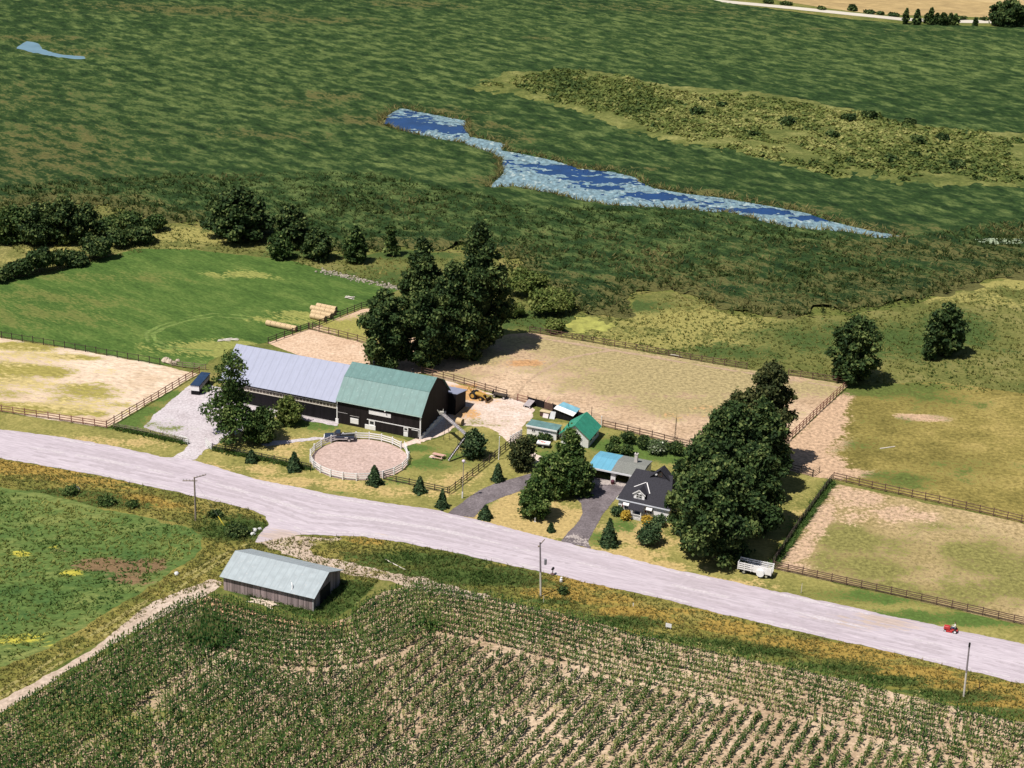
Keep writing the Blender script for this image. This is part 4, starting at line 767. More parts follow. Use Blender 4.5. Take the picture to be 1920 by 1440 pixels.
def roof_mat(name, col, rough=.45, metal=0.0, pitch=.6, var=.1, axis=0, spec=.4, blot=None, bt=.6):
    m = bpy.data.materials.new(name); m.use_nodes = True; n = m.node_tree; L = n.links; N = n.nodes
    b = N["Principled BSDF"]; b.inputs["Roughness"].default_value = rough; b.inputs["Metallic"].default_value = metal; b.inputs["Specular IOR Level"].default_value = spec
    tc = N.new("ShaderNodeTexCoord"); sx = N.new("ShaderNodeSeparateXYZ"); L.new(tc.outputs["Object"], sx.inputs[0])
    w = N.new("ShaderNodeMath"); w.operation = 'PINGPONG'; L.new(sx.outputs[axis], w.inputs[0]); w.inputs[1].default_value = pitch/2
    q = N.new("ShaderNodeMapRange"); q.inputs[1].default_value = 0; q.inputs[2].default_value = pitch*.12; L.new(w.outputs[0], q.inputs[0])
    nz = N.new("ShaderNodeTexNoise"); nz.inputs["Scale"].default_value = .9; nz.inputs["Detail"].default_value = 7; L.new(tc.outputs["Object"], nz.inputs[0])
    r = N.new("ShaderNodeValToRGB"); L.new(nz.outputs[0], r.inputs[0]); e = r.color_ramp.elements; e[0].position = .3; e[1].position = .75
    e[0].color = (*[c*(1-var) for c in col], 1); e[1].color = (*[min(1, c*(1+var)) for c in col], 1)
    out = r.outputs[0]
    if blot:
        n2 = N.new("ShaderNodeTexNoise"); n2.inputs["Scale"].default_value = 2.2; n2.inputs["Detail"].default_value = 4; L.new(tc.outputs["Object"], n2.inputs[0])
        k = N.new("ShaderNodeMapRange"); k.inputs[1].default_value = bt; k.inputs[2].default_value = bt+.08; L.new(n2.outputs[0], k.inputs[0])
        mx = N.new("ShaderNodeMix"); mx.data_type = 'RGBA'; L.new(k.outputs[0], mx.inputs[0]); L.new(out, mx.inputs[6]); mx.inputs[7].default_value = (*blot, 1); out = mx.outputs[2]
    mw = N.new("ShaderNodeMapping"); L.new(tc.outputs["Object"], mw.inputs[0]); mw.inputs["Scale"].default_value = (2.2, .25, .25) if axis == 0 else (.25, 2.2, .25)
    ns = N.new("ShaderNodeTexNoise"); ns.inputs["Scale"].default_value = 1.6; ns.inputs["Detail"].default_value = 6; L.new(mw.outputs[0], ns.inputs[0])
    ks = N.new("ShaderNodeMapRange"); ks.inputs[1].default_value = .50; ks.inputs[2].default_value = .78; ks.inputs[4].default_value = .45; L.new(ns.outputs[0], ks.inputs[0])
    mz = N.new("ShaderNodeMix"); mz.data_type = 'RGBA'; L.new(ks.outputs[0], mz.inputs[0]); L.new(out, mz.inputs[6]); mz.inputs[7].default_value = (*[c*.62+.02 for c in col], 1); out = mz.outputs[2]
    mx = N.new("ShaderNodeMix"); mx.data_type = 'RGBA'; L.new(q.outputs[0], mx.inputs[0]); mx.inputs[6].default_value = (*[c*.86 for c in col], 1); L.new(out, mx.inputs[7])
    L.new(mx.outputs[2], b.inputs[0])
    bp = N.new("ShaderNodeBump"); bp.inputs["Strength"].default_value = .4; bp.inputs["Distance"].default_value = .03; L.new(q.outputs[0], bp.inputs["Height"]); L.new(bp.outputs[0], b.inputs["Normal"])
    return m
m_brown = board_mat("dark_brown_boards", (.012, .009, .010), pitch=.3)
m_black = board_mat("black_boards", (.007, .006, .008), pitch=.3)
m_white = mat("white_paint", (.80, .78, .78), var=.08, scale=2)
m_glass = mat("window_glass", (.03, .035, .045), rough=.12, var=.2, spec=.6)
m_dark = mat("dark_opening", (.012, .011, .011), var=.2)  # near-black colour paints the shade of openings; also plain dark parts
m_greenroof = roof_mat("green_metal_roof", (.115, .215, .205), rough=.55, var=.12, pitch=1.6, blot=(.165, .27, .26), bt=.60)
m_greyroof = roof_mat("grey_metal_roof", (.285, .305, .415), rough=.5, var=.04, pitch=1.6)
m_stone = mat("whitewashed_stone", (.62, .62, .62), var=.25, scale=2.5, bump=.4)
def at_deg(p, a=AX): return (p[0], p[1], 0.0), a
def slab(mb, p0, p1, x0, x1, t=.12):
    """roof slab between two profile points (y,z), spanning x0..x1"""
    (ya, za), (yb, zb) = p0, p1; d = math.hypot(yb-ya, zb-za); ny, nz = -(zb-za)/d*t, (yb-ya)/d*t
    if nz < 0: ny, nz = -ny, -nz
    n = len(mb.v)
    for x in (x0, x1): mb.v += [(x, ya, za), (x, yb, zb), (x, yb+ny, zb+nz), (x, ya+ny, za+nz)]
    mb.f += [(n, n+1, n+2, n+3), (n+7, n+6, n+5, n+4), (n, n+4, n+5, n+1), (n+1, n+5, n+6, n+2), (n+2, n+6, n+7, n+3), (n+3, n+7, n+4, n)]
def window(parent, x0, x1, z0, z1, y, face=-1, fm=None, bars=(1, 1), fw=.09, name="window"):
    """frame standing proud of a wall whose outside looks along face*y, with its pane as a sub-part"""
    mb = MB(); ya, yb = (y+face*.06, y-face*.02) if face < 0 else (y-.02, y+.06); ya, yb = min(ya, yb), max(ya, yb)
    mb.box(x0-fw, x1+fw, ya, yb, z1, z1+fw); mb.box(x0-fw, x1+fw, ya, yb, z0-fw, z0)
    mb.box(x0-fw, x0, ya, yb, z0, z1); mb.box(x1, x1+fw, ya, yb, z0, z1)
    for i in range(1, bars[0]+1):
        if bars[0]: c = x0+(x1-x0)*i/(bars[0]+1); mb.box(c-.03, c+.03, ya+.01, yb-.01, z0, z1)
    for i in range(1, bars[1]+1):
        c = z0+(z1-z0)*i/(bars[1]+1); mb.box(x0, x1, ya+.013, yb-.013, c-.03, c+.03)
    o = mb.put(name, fm or m_white, parent)
    MB().box(x0, x1, y-.012 if face > 0 else y-.03, y+.03 if face > 0 else y+.012, z0, z1).put("pane", m_glass, o)
    return o
# -- green gambrel barn. local x runs from its near right corner towards -x (left), y goes away
A0 = G(788, 824)
barn = thing("gambrel_barn", "black timber barn with green gambrel roof behind the round pen", "barn", *at_deg(A0))
BL, BD, EZ, KY, KZ, RZ = 17.0, 13.0, 5.1, 3.1, 8.25, 9.9
prof = [(0, 0), (BD, 0), (BD, EZ), (BD-KY, KZ), (BD/2, RZ-.08), (KY, KZ), (0, EZ)]
mb = MB()                                     # walls: gable ends and long sides
n = len(mb.v)
for x in (-BL, 0): mb.v += [(x, a, b) for a, b in prof]
mb.f.append(tuple(range(n+6, n-1, -1))); mb.f.append(tuple(range(n+7, n+14)))
for i in (1, 6): mb.f.append((n+i, n+(i+1) % 7, n+7+(i+1) % 7, n+7+i))
mb.put("wall", m_brown, barn)
rf = MB(); ov = .35
slab(rf, (-ov, EZ-.38), (KY, KZ), -BL-.02, ov); slab(rf, (KY, KZ), (BD/2, RZ), -BL-.02, ov)
slab(rf, (BD-KY, KZ), (BD/2, RZ), -BL-.02, ov); slab(rf, (BD+ov, EZ-.38), (BD-KY, KZ), -BL-.02, ov)
rfo = rf.put("roof", m_greenroof, barn)
tr = MB(); tr.box(-BL-.03, ov+.02, -ov-.07, -ov+.02, EZ-.52, EZ-.30)
tr.put("eave_trim", mat("pale_green_trim", (.45, .62, .58), var=.08), barn)
for yy in (4.2, 8.2):
    vt = MB(); vt.tube([(-5 if yy > 5 else -13, BD/2+(.9), RZ-.5), (-5 if yy > 5 else -13, BD/2+.9, RZ+.3)], .16, 8); vt.ball((-5 if yy > 5 else -13, BD/2+.9, RZ+.42), .25); vt.put("roof_vent", m_black, barn, smooth=True)
cb = MB(); cb.box(-.16, .05, -.05, .16, .0, EZ-.3); cb.put("corner_board", m_white, barn)
cb = MB(); cb.box(-BL-.05, -BL+.14, -.06, .10, .9, EZ-.4); cb.box(-BL-.25, -BL+.35, -.12, .3, 0, .95); cb.put("corner_board", m_white, barn)
MB().box(-10.4, -5.95, -.09, -.01, 3.15, 3.95).put("sign_board", m_white, barn, bevel=.01)
bl = MB(); bl.box(-10.8, -.2, -.07, -.01, 1.92, 2.06); bl.put("belt_board", m_white, barn)
bl = MB(); bl.box(-14.3, -12.4, -.05, -.01, 2.02, 2.10); bl.box(-16.8, -14.8, -.05, -.01, 2.28, 2.34); bl.put("belt_board", mat("grey_paint", (.45, .42, .42)), barn)
window(barn, -10.2, -9.4, 1.1, 1.75, 0, bars=(0, 0), fw=.2); window(barn, -3.2, -2.6, 1.25, 1.7, 0, bars=(0, 0), fw=.16)
sg = MB()
sg.box(-14.2, -12.5, -.10, -.01, .55, 1.65); sg.put("white_panel", m_white, barn, bevel=.05)
sg = MB(); sg.box(-11.2, -9.0, -.12, -.01, .0, .95); sg.put("white_panel", m_white, barn, bevel=.05)
sg = MB(); sg.box(-3.35, -2.45, -.10, -.01, .05, .95); sg.put("white_panel", m_white, barn, bevel=.03)
dr = MB(); dr.box(-1.65, -.45, -.06, -.01, .0, 1.62); dr.put("door", m_dark, barn)
dr = MB(); dr.box(-1.75, -.4, -.09, -.01, 1.62, 1.70); dr.box(-.4, -.33, -.09, -.01, .4, 1.70); dr.put("door_frame", m_white, barn)
lp = MB(); lp.tube([(-7.0, -.02, 4.3), (-7.0, -.35, 4.45)], .04, 6); lp.ball((-7.0, -.42, 4.42), .14, 8, 6); lp.put("barn_lamp", m_white, barn)
# whitewashed footing in the gable's shade, with a ragged top
ft = MB(); rr = random.Random(4); yy = .1
while yy < 11.4:
    w_ = rr.uniform(.35, .8); hh_ = .35+1.0*math.sin(min(1, yy/8)*1.6)*rr.uniform(.75, 1.05)
    if yy < 3: hh_ = .45+rr.uniform(0, .55)
    ft.box(.01, .22, yy, min(yy+w_, 11.5), 0, hh_); yy += w_+.004
ft.put("stone_footing", m_stone, barn)
# lean-to at the back right
ln = MB(); x0_, x1_, y0_, y1_ = -8.5, 1.55, BD+.02, BD+5.0
ln.poly([(x0_, y0_, 0), (x0_, y1_, 0), (x0_, y1_, 3.3), (x0_, y0_, 4.3)]); ln.poly([(x1_, y0_, 0), (x1_, y0_, 4.3), (x1_, y1_, 3.3), (x1_, y1_, 0)][::-1])
ln.poly([(x0_, y1_, 0), (x1_, y1_, 0), (x1_, y1_, 3.3), (x0_, y1_, 3.3)]); ln.poly([(x0_, y0_, 0), (x1_, y0_, 0), (x1_, y0_, 4.3), (x0_, y0_, 4.3)])
lo = ln.put("lean_to", m_black, barn)
l2 = MB(); slab(l2, (y0_-.0, 4.34), (y1_+.3, 3.28), x0_-.2, x1_+.25, .08); l2.put("lean_to_roof", m_greyroof, lo)
# -- long barn
LB0 = A0+np.array([math.cos(AX)*-BL, math.sin(AX)*-BL, 0])
longb = thing("long_barn", "long low black barn with pale grey metal roof, left of the green roof", "barn", *at_deg(LB0))
LL, LD, LE, LR = 24.3, 13.0, 4.55, 9.15
mb = MB(); pr = [(0, 0), (LD, 0), (LD, LE), (LD/2, LR-.12), (0, LE)]; n = 0
for x in (-LL, -.02): mb.v += [(x, a, b) for a, b in pr]
mb.f.append((4, 3, 2, 1, 0)); mb.f.append((5, 6, 7, 8, 9)); mb.f += [(1, 2, 7, 6), (4, 0, 5, 9)]
mb.put("wall", m_black, longb)
rf = MB(); slab(rf, (-.45, LE-.32), (LD/2, LR), -LL-.4, -.03); slab(rf, (LD+.45, LE-.32), (LD/2, LR), -LL-.4, -.03); rf.put("roof", m_greyroof, longb)
wf = MB(); wf.box(-LL+.3, -.05, -.08, -.01, 3.72, 3.86); wf.box(-LL+.3, -.05, -.08, -.01, 2.92, 3.08)
NP_ = 34
for i in range(NP_+1):
    x = -LL+.3+(LL-.45)*i/NP_; wf.box(x, x+.10, -.07, -.01, 3.08, 3.72)
wfo = wf.put("window_band", mat("cream_frame", (.66, .60, .52), var=.1), longb)
MB().box(-LL+.3, -.05, -.03, -.005, 3.08, 3.72).put("pane", mat("dull_panes", (.17, .14, .12), var=.6, scale=1.1, rough=.4), wfo)
MB().box(-LL-.01, -.1, -.06, .2, 0, .22).put("footing", mat("concrete", (.5, .47, .46), var=.15), longb)
# -- narrow shed with blue roof at the pasture corner
P0 = G(358, 740)
sh = thing("small_shed", "narrow shed with a dark blue roof and white end beside the left pasture", "shed", (P0[0], P0[1], 0), rad(-8))
mb = MB(); mb.box(.03, 1.62, .05, 6.5, 0, 1.9); mb.put("wall", m_black, sh)
MB().box(-.02, 1.68, -.02, .045, .9, 1.95).put("white_end", m_white, sh)
MB().box(1.64, 1.72, .6, 6.4, 1.0, 1.75).put("side_panel", mat("grey_boards", (.30, .29, .30), var=.3), sh)
rf = MB(); n = 0; rf.box(-.1, 1.78, -.12, 6.7, 1.96, 2.08); rf.put("roof", roof_mat("blue_roof", (.02, .045, .10), var=.3, axis=1), sh)
# -- weathered drive shed in front of the corn
P0 = G(587.5, 1146)
ds = thing("drive_shed", "weathered grey-brown board shed with pale metal roof beside the corn field", "shed", *at_deg(P0))
m_wood = board_mat("weathered_boards", (.135, .105, .105), var=.9, pitch=.22, dark=.5)
DL, DD, DE, DR = 15.2, 9.0, 2.5, 4.4
mb = MB(); pr = [(0, 0), (DD, 0), (DD, DE), (DD/2, DR-.1), (0, DE)]
for x in (-DL, 0): mb.v += [(x, a, b) for a, b in pr]
mb.f.append((4, 3, 2, 1, 0)); mb.f.append((5, 6, 7, 8, 9)); mb.f += [(1, 2, 7, 6), (4, 0, 5, 9)]
mb.put("wall", m_wood, ds)
rf = MB(); slab(rf, (-.4, DE-.18), (DD/2, DR), -DL-.45, .4, .08); slab(rf, (DD+.4, DE-.18), (DD/2, DR), -DL-.45, .4, .08)
rf.put("roof", roof_mat("galvanized_roof", (.33, .375, .40), rough=.55, var=.12, pitch=1.2, blot=(.42, .43, .44), bt=.62), ds)
MB().box(-.03, .03, 2.2, 5.6, 0, 2.3).put("door", m_dark, ds)
MB().box(-.14, .06, -.05, .02, 0, DE-.2).put("corner_board", mat("grey_wood", (.40, .38, .38), var=.25), ds)
tb = MB(); tb.tube([(-3.6, .15, DE-.02), (-3.75, .5, DE+.7), (-4.1, .9, DE+.95)], .07, 6); tb.put("bent_strip", m_white, ds)
# -- green roofed garage
P0 = G(1102.5, 840.5)
gg = thing("green_roof_garage", "small white garage with a bright green gable roof by the paddock fence", "garage", *at_deg(P0))
GW, GD, GE, GR = 5.3, 6.2, 2.1, 4.15
mb = MB(); pr = [(-GW, 0), (0, 0), (0, GE), (-GW/2, GR-.1), (-GW, GE)]
for y in (0, GD): mb.v += [(a, y, b) for a, b in pr]
mb.f += [(0, 1, 2, 3, 4), (9, 8, 7, 6, 5), (1, 6, 7, 2), (0, 4, 9, 5)]
mb.put("wall", mat("white_siding", (.66, .65, .64), var=.1, scale=3), gg)
rf = MB()
for s_, xe in ((1, .35), (-1, -GW-.35)):
    xr = -GW/2; ze = GE-.28; n = len(rf.v); d = math.hypot(xe-xr, GR-ze); nx, nz = (GR-ze)/d*.1*s_, abs(xe-xr)/d*.1
    for y in (-.35, GD+.35): rf.v += [(xe, y, ze), (xr, y, GR), (xr+nx, y, GR+nz), (xe+nx, y, ze+nz)]
    rf.f += [(n, n+1, n+2, n+3), (n+7, n+6, n+5, n+4), (n, n+4, n+5, n+1), (n+1, n+5, n+6, n+2), (n+2, n+6, n+7, n+3), (n+3, n+7, n+4, n)]
rf.put("roof", roof_mat("emerald_roof", (.035, .255, .165), rough=.6, var=.2, axis=1), gg)
MB().box(-4.2, -1.2, -.05, -.01, 0, 1.95).put("door", m_white, gg)
MB().box(.01, .05, 1.0, 1.9, .9, 1.6).put("window", m_glass, gg); MB().box(.01, .05, 3.6, 4.6, .9, 1.6).put("window", m_glass, gg)
MB().tube([(-GW+.8, 1.6, 2.9), (-GW+.8, 1.6, 3.6)], .1, 7).put("roof_vent", m_black, gg)
# -- long white shed
P0 = G(987.5, 815.5)
ws = thing("white_shed", "low white shed with two small windows and flat grey-green roof", "shed", *at_deg(P0))
mb = MB(); mb.box(0, 5.8, 0, 2.6, 0, 2.0); mb.put("wall", m_white, ws)
fa = MB(); fa.box(-.15, 5.95, -.28, -.17, 1.82, 2.12); fa.put("fascia", m_white, ws)
rf = MB(); slab(rf, (-.17, 2.05), (2.75, 2.02), -.15, 5.95, .07); rf.put("roof", roof_mat("grey_green_roof", (.13, .235, .23), var=.25), ws)
window(ws, 1.0, 1.6, .95, 1.35, 0, bars=(1, 0), fw=.05); window(ws, 4.0, 4.6, .75, 1.15, 0, bars=(1, 0), fw=.05)
MB().box(5.81, 5.85, .5, 1.4, .0, 1.75).put("door", m_dark, ws)
# -- dark shed with the striped metal roof
P0 = G(1041, 784)
dk = thing("dark_shed", "low black shed with a shiny striped white and blue metal roof", "shed", (P0[0], P0[1], 0), rad(-24))
mb = MB()
for (x, y) in ((0, 0),): mb.v += [(0, 0, 0), (3.5, 0, 0), (3.5, 2.9, 0), (0, 2.9, 0), (0, 0, 1.9), (3.5, 0, 1.25), (3.5, 2.9, 1.45), (0, 2.9, 2.1)]
mb.f += [(0, 1, 5, 4), (1, 2, 6, 5), (2, 3, 7, 6), (3, 0, 4, 7), (4, 5, 6, 7)]; mb.put("wall", m_black, dk)
def tri(mb, pts, t=.06):
    mb.poly(pts); mb.poly([(a, b, c-t) for a, b, c in reversed(pts)])
    for i in range(len(pts)):
        a, b = pts[i], pts[(i+1) % len(pts)]; mb.poly([a, (a[0], a[1], a[2]-t), (b[0], b[1], b[2]-t), b])
r1 = MB(); tri(r1, [(-.3, -.3, 2.06), (3.75, -.3, 1.34), (3.75, 1.3, 1.44), (-.3, 1.3, 2.18)]); r1.put("roof", m_white, dk, label="white metal sheet of the roof")
r1 = MB(); tri(r1, [(-.1, 1.31, 2.17), (3.75, 1.31, 1.46), (3.75, 3.2, 1.60), (.2, 3.2, 2.26)]); r1.put("roof", roof_mat("blue_tin", (.20, .42, .52), var=.2, pitch=.5, axis=1), dk, label="pale blue metal sheets of the roof")
# -- house
P0 = G(1158.5, 958)
HA = rad(-22)
ho = thing("farmhouse", "white farmhouse with steep black roof and front dormer, half hidden by trees", "house", (P0[0], P0[1], 0), HA)
m_shing = mat("black_shingles", (.030, .029, .038), var=.3, scale=5, rough=.85, bump=.3)
m_side = mat("white_clapboard", (.84, .82, .82), var=.06, scale=4)
HWd, HD, HE, HR, HI = 9.0, 9.4, 2.55, 6.3, 1.2
MB().box(0, HWd, 0, HD, 0, HE).put("wall", m_side, ho)
rf = MB(); o_ = .28; e_ = HE-.15
a_, b_, c_, d_ = (-o_, -o_, e_), (HWd+o_, -o_, e_), (HWd+o_, HD+o_, e_), (-o_, HD+o_, e_)
r0, r1 = (HI, HD/2, HR), (HWd-HI, HD/2, HR)
rf.poly([a_, b_, r1, r0]); rf.poly([b_, c_, r1]); rf.poly([c_, d_, r0, r1]); rf.poly([d_, a_, r0]); rf.poly([d_, c_, b_, a_])
rf.put("roof", m_shing, ho)
MB().box(-o_-.02, HWd+o_, -o_-.08, -o_-.005, e_-.14, e_+.06).put("eave_trim", mat("pale_trim", (.62, .64, .70), var=.08), ho)
MB().box(-o_-.08, -o_-.005, -o_, HD+o_, e_-.14, e_+.06).put("eave_trim", m_white, ho)
sl_ = (HR-e_)/(HD/2+o_)                        # roof slope
def rz(y): return e_+(y+o_)*sl_
# dormer
dx0, dx1, dy = 2.5, 4.4, .35; dz0 = rz(dy)-.15; dze = 3.85; dza = 4.6; dc = (dx0+dx1)/2
dm = MB(); ye = (dze-e_)/sl_-o_; ya = (dza-e_)/sl_-o_
dm.poly([(dx0, dy, dz0), (dx1, dy, dz0), (dx1, dy, dze), (dc, dy, dza), (dx0, dy, dze)]); dm.poly([(dx0, dy, dz0), (dx0, dy, dze), (dx0, ye, dze)]); dm.poly([(dx1, dy, dz0), (dx1, ye, dze), (dx1, dy, dze)])
dmo = dm.put("dormer", m_side, ho)
r_ = MB(); k_ = .18
for s_, xx in ((-1, dx0-k_), (1, dx1+k_)):
    zz = dze-k_*.75; pts = [(dc, dy-.12, dza+.05), (dc, ya+.1, dza+.05), (xx, (zz-e_)/sl_-o_+.1, zz+.05), (xx, dy-.12, zz+.05)]; tri(r_, pts if s_ < 0 else pts[::-1], .06)
r_.put("dormer_roof", m_shing, dmo)
r_ = MB()
for xx in (dx0-k_, dx1+k_): r_.beam((dc, dy-.15, dza-.02), (xx, dy-.15, dze-k_*.75-.02), .05, .17)
r_.put("dormer_trim", m_white, dmo)
window(dmo, dc-.46, dc-.06, 3.1, 3.85, dy, bars=(0, 1), fw=.03); window(dmo, dc+.06, dc+.46, 3.1, 3.85, dy, bars=(0, 1), fw=.03)
vf = MB(); yv = 2.9; vf.beam((dc+.25, yv, rz(yv)+.07), (dc-1.5, yv-1.0, rz(yv-1.0)+.07), .16, .05); vf.beam((dc+.4, yv, rz(yv)+.07), (dc+1.5, yv-1.5, rz(yv-1.5)+.07), .16, .05)
vf.put("roof_flashing", m_white, ho)
# rear gabled wing behind the ridge
wg = MB(); x0_, x1_, yf, yb, ze, za = 4.3, 7.3, HD/2-.7, HD/2+1.0, 5.9, 7.35; xc = (x0_+x1_)/2
pr = [(x0_, 4.2), (x1_, 4.2), (x1_, ze), (xc, za), (x0_, ze)]
for y in (yf, yb): wg.v += [(a, y, b) for a, b in pr]
wg.f += [(0, 1, 2, 3, 4), (9, 8, 7, 6, 5), (1, 6, 7, 2), (0, 4, 9, 5)]
wgo = wg.put("rear_gable", m_shing, ho)
r_ = MB(); tri(r_, [(xc, yf-.25, za+.08), (xc, yb+.2, za+.08), (x0_-.3, yb+.2, ze-.2), (x0_-.3, yf-.25, ze-.2)]); tri(r_, [(xc, yb+.2, za+.08), (xc, yf-.25, za+.08), (x1_+.3, yf-.25, ze-.2), (x1_+.3, yb+.2, ze-.2)]); r_.put("roof", m_shing, wgo)
window(wgo, xc-.3, xc+.25, 6.15, 6.8, yf, fm=mat("brown_frame", (.12, .07, .05)), bars=(0, 0), fw=.05)
MB().ball((xc-.75, yf-.1, 6.35), (.26, .1, .26), 8, 6).put("gable_lamp", m_white, wgo)
# front: windows with awnings and shutters, porch
for x in (1.05, 5.15):
    w_ = window(ho, x, x+.85, .85, 1.7, 0, bars=(1, 1), fw=.08)
    aw = MB(); aw.poly([(x-.1, -.05, 2.1), (x+.95, -.05, 2.1), (x+.95, -.6, 1.75), (x-.1, -.6, 1.75)]); aw.poly([(x-.1, -.6, 1.75), (x+.95, -.6, 1.75), (x+.95, -.6, 1.62), (x-.1, -.6, 1.62)]); aw.poly([(x-.1, -.05, 2.1), (x-.1, -.6, 1.75), (x-.1, -.6, 1.62), (x-.1, -.05, 1.62)]); aw.poly([(x+.95, -.05, 2.1), (x+.95, -.05, 1.62), (x+.95, -.6, 1.62), (x+.95, -.6, 1.75)])
    aw.put("awning", m_white, ho)
    MB().box(x-.38, x-.1, -.05, -.01, .85, 1.7).put("shutter", mat("dark_red_paint", (.16, .02, .025)), ho)
pr_ = MB(); tri(pr_, [(2.25, -.3, 2.30), (2.25, -1.95, 1.85), (4.85, -1.95, 1.85), (4.85, -.3, 2.30)], .1)
po = pr_.put("porch_roof", m_shing, ho)
MB().box(2.4, 4.7, -1.85, -.005, 0, .28).put("porch_floor", mat("pale_boards", (.55, .53, .52)), ho)
for x in (2.45, 4.55): MB().box(x, x+.13, -1.83, -1.70, .28, 1.80).put("porch_post", m_white, ho)
ra = MB(); ra.box(2.6, 4.54, -1.80, -1.74, .95, 1.03); ra.box(2.6, 4.54, -1.80, -1.74, .40, .46)
for i in range(13): ra.box(2.62+i*.158, 2.67+i*.158, -1.79, -1.75, .46, .95)
ra.put("porch_rail", m_white, ho)
ra = MB(); ra.box(2.47, 2.53, -1.70, -.1, .95, 1.03); ra.box(4.58, 4.64, -1.70, -.1, .95, 1.03)
for i in range(9):
    for x in (2.48, 4.59): ra.box(x, x+.05, -1.65+i*.18, -1.60+i*.18, .28, .95)
ra.put("porch_rail", m_white, ho)
MB().box(3.0, 3.9, -.06, -.01, .28, 2.0).put("door", mat("blue_grey_door", (.12, .16, .21)), ho)
# -- garage wing with the half blue, half grey roof (a building of its own beside the house)
P0 = G(1148.7, 905)
ga = thing("garage_wing", "low white double carport, roof half sky blue and half grey, behind the driveway", "garage", *at_deg(P0))
gx0, gx1, gdp = -4.5, 5.0, 6.6
w = MB(); w.box(gx0, gx1, 6.5, gdp, 0, 2.2); w.box(gx0, gx0+.12, .05, 6.49, 0, 2.2); w.box(gx1-.12, gx1, .05, 6.49, 0, 2.2); w.box(-.25, -.1, .3, 6.49, 0, 2.2); w.put("wall", m_side, ga)
pl = MB(); pl.box(-.42, .42, 0, .28, 0, 2.05); pl.put("pillar", m_white, ga); pl = MB(); pl.box(2.9, 3.15, 0, .2, 0, 2.05); pl.put("pillar", m_white, ga)
pl = MB(); pl.box(gx0, gx0+.25, 0, .045, 0, 2.05); pl.put("pillar", m_white, ga)
MB().box(3.2, gx1-.13, .02, .12, 0, 2.05).put("wall", m_side, ga)
window(ga, 3.45, 4.0, .9, 1.7, .02, bars=(0, 0), fw=.05)
MB().box(gx0-.15, gx1+.1, -.36, -.26, 1.98, 2.28).put("fascia", mat("pale_trim", (.70, .70, .74), var=.06), ga)
r_ = MB(); xs_ = -.35
slab(r_, (-.25, 2.22), (gdp/2+.2, 2.72), gx0-.15, xs_, .1); slab(r_, (gdp+.3, 2.22), (gdp/2+.2, 2.72), gx0-.15, xs_, .1); r_.put("roof", roof_mat("sky_blue_roof", (.13, .36, .50), rough=.6, var=.06, pitch=1.1), ga, label="sky blue half of the roof")
r_ = MB(); slab(r_, (-.25, 2.22), (gdp/2+.2, 2.72), xs_+.005, gx1+.1, .1); slab(r_, (gdp+.3, 2.22), (gdp/2+.2, 2.72), xs_+.005, gx1+.1, .1)
gro = r_.put("roof", mat("grey_shingles", (.20, .205, .19), var=.2, scale=4, rough=.9, bump=.2), ga, label="grey shingled half of the roof")
ch = MB(); ch.box(2.45, 3.0, 4.2, 4.75, 2.4, 4.2); ch.box(2.40, 3.05, 4.15, 4.80, 4.2, 4.35); co_ = ch.put("chimney", mat("pale_brick", (.58, .53, .50), var=.15, scale=6), ga)
MB().tube([(2.72, 4.47, 4.35), (2.72, 4.47, 4.62)], .13, 8).put("chimney_pot", m_black, co_)
MB().box(gx0+.2, 2.85, 4.6, 4.7, 0, 2.1).put("shade_panel", m_dark, ga)  # near-black sheet painted as the shade inside the carport

# ------------------------------------------------------------------ fences
m_rail = mat("brown_rails", (.13, .075, .06), var=.3, scale=1.2)
m_railred = mat("red_brown_rails", (.26, .12, .095), var=.25, scale=1.2)
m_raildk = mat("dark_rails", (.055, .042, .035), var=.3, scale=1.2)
m_railgr = mat("weathered_rails", (.24, .20, .14), var=.4, scale=1.2)
def fence(label, px, m, h=1.4, sp=2.4, rails=3, name="rail_fence", group="rail fences of the paddocks", pw=.13, rh=.13, world=None, th=.05):
    W_ = [np.array([p[0], p[1]]) for p in (world or [G(a, b) for a, b in px])]
    root = thing(name, label, "fence", (W_[0][0], W_[0][1], 0), 0, group); o0 = W_[0]; rnd = random.Random(len(label))
    sg = [np.hypot(*(b-a)) for a, b in zip(W_[:-1], W_[1:])]; tot = sum(sg); n = max(1, round(tot/sp)); P = []
    cum = np.concatenate([[0], np.cumsum(sg)]); A_ = np.array(W_)
    for i in range(n+1): t = tot*i/n; P.append((np.interp(t, cum, A_[:, 0])-o0[0], np.interp(t, cum, A_[:, 1])-o0[1]))
    pm = MB().box(-pw/2, pw/2, -pw/2, pw/2, -.1, h+.06).mesh("post", m)
    for p in P:
        o = new_ob("post", pm, root, (p[0], p[1], 0), math.atan2(P[-1][1]-P[0][1], P[-1][0]-P[0][0])); o.scale.z = rnd.uniform(.94, 1.06); o.rotation_euler.x = rnd.uniform(-.03, .03); o.rotation_euler.y = rnd.uniform(-.03, .03)
    for k in range(rails):
        z = h*(k+.85)/(rails+.0) if rails > 1 else h*.8; z = h*(.28+.66*k/max(1, rails-1)); mb = MB()
        for a, b in zip(P[:-1], P[1:]):
            j = rnd.uniform(-.03, .03); d = Vector((b[0]-a[0], b[1]-a[1], 0)).normalized(); s_ = Vector((d.y, -d.x, 0))*(pw/2+th/2+.004)
            mb.beam((a[0]+s_.x, a[1]+s_.y, z+j), (b[0]+s_.x-d.x*.01, b[1]+s_.y-d.y*.01, z+j+rnd.uniform(-.02, .02)), th, rh)
        mb.put("rail", m, root)
    return root
fence("dark post fence between the hay field and the left pasture", [(-90, 617), (12, 636), (120, 653), (300, 685)], m_raildk, h=1.5, rails=2, rh=.09)
fence("short brown fence beside the rubble at the hay field corner", [(322, 686), (345, 690), (386, 694)], m_railgr, h=1.3)
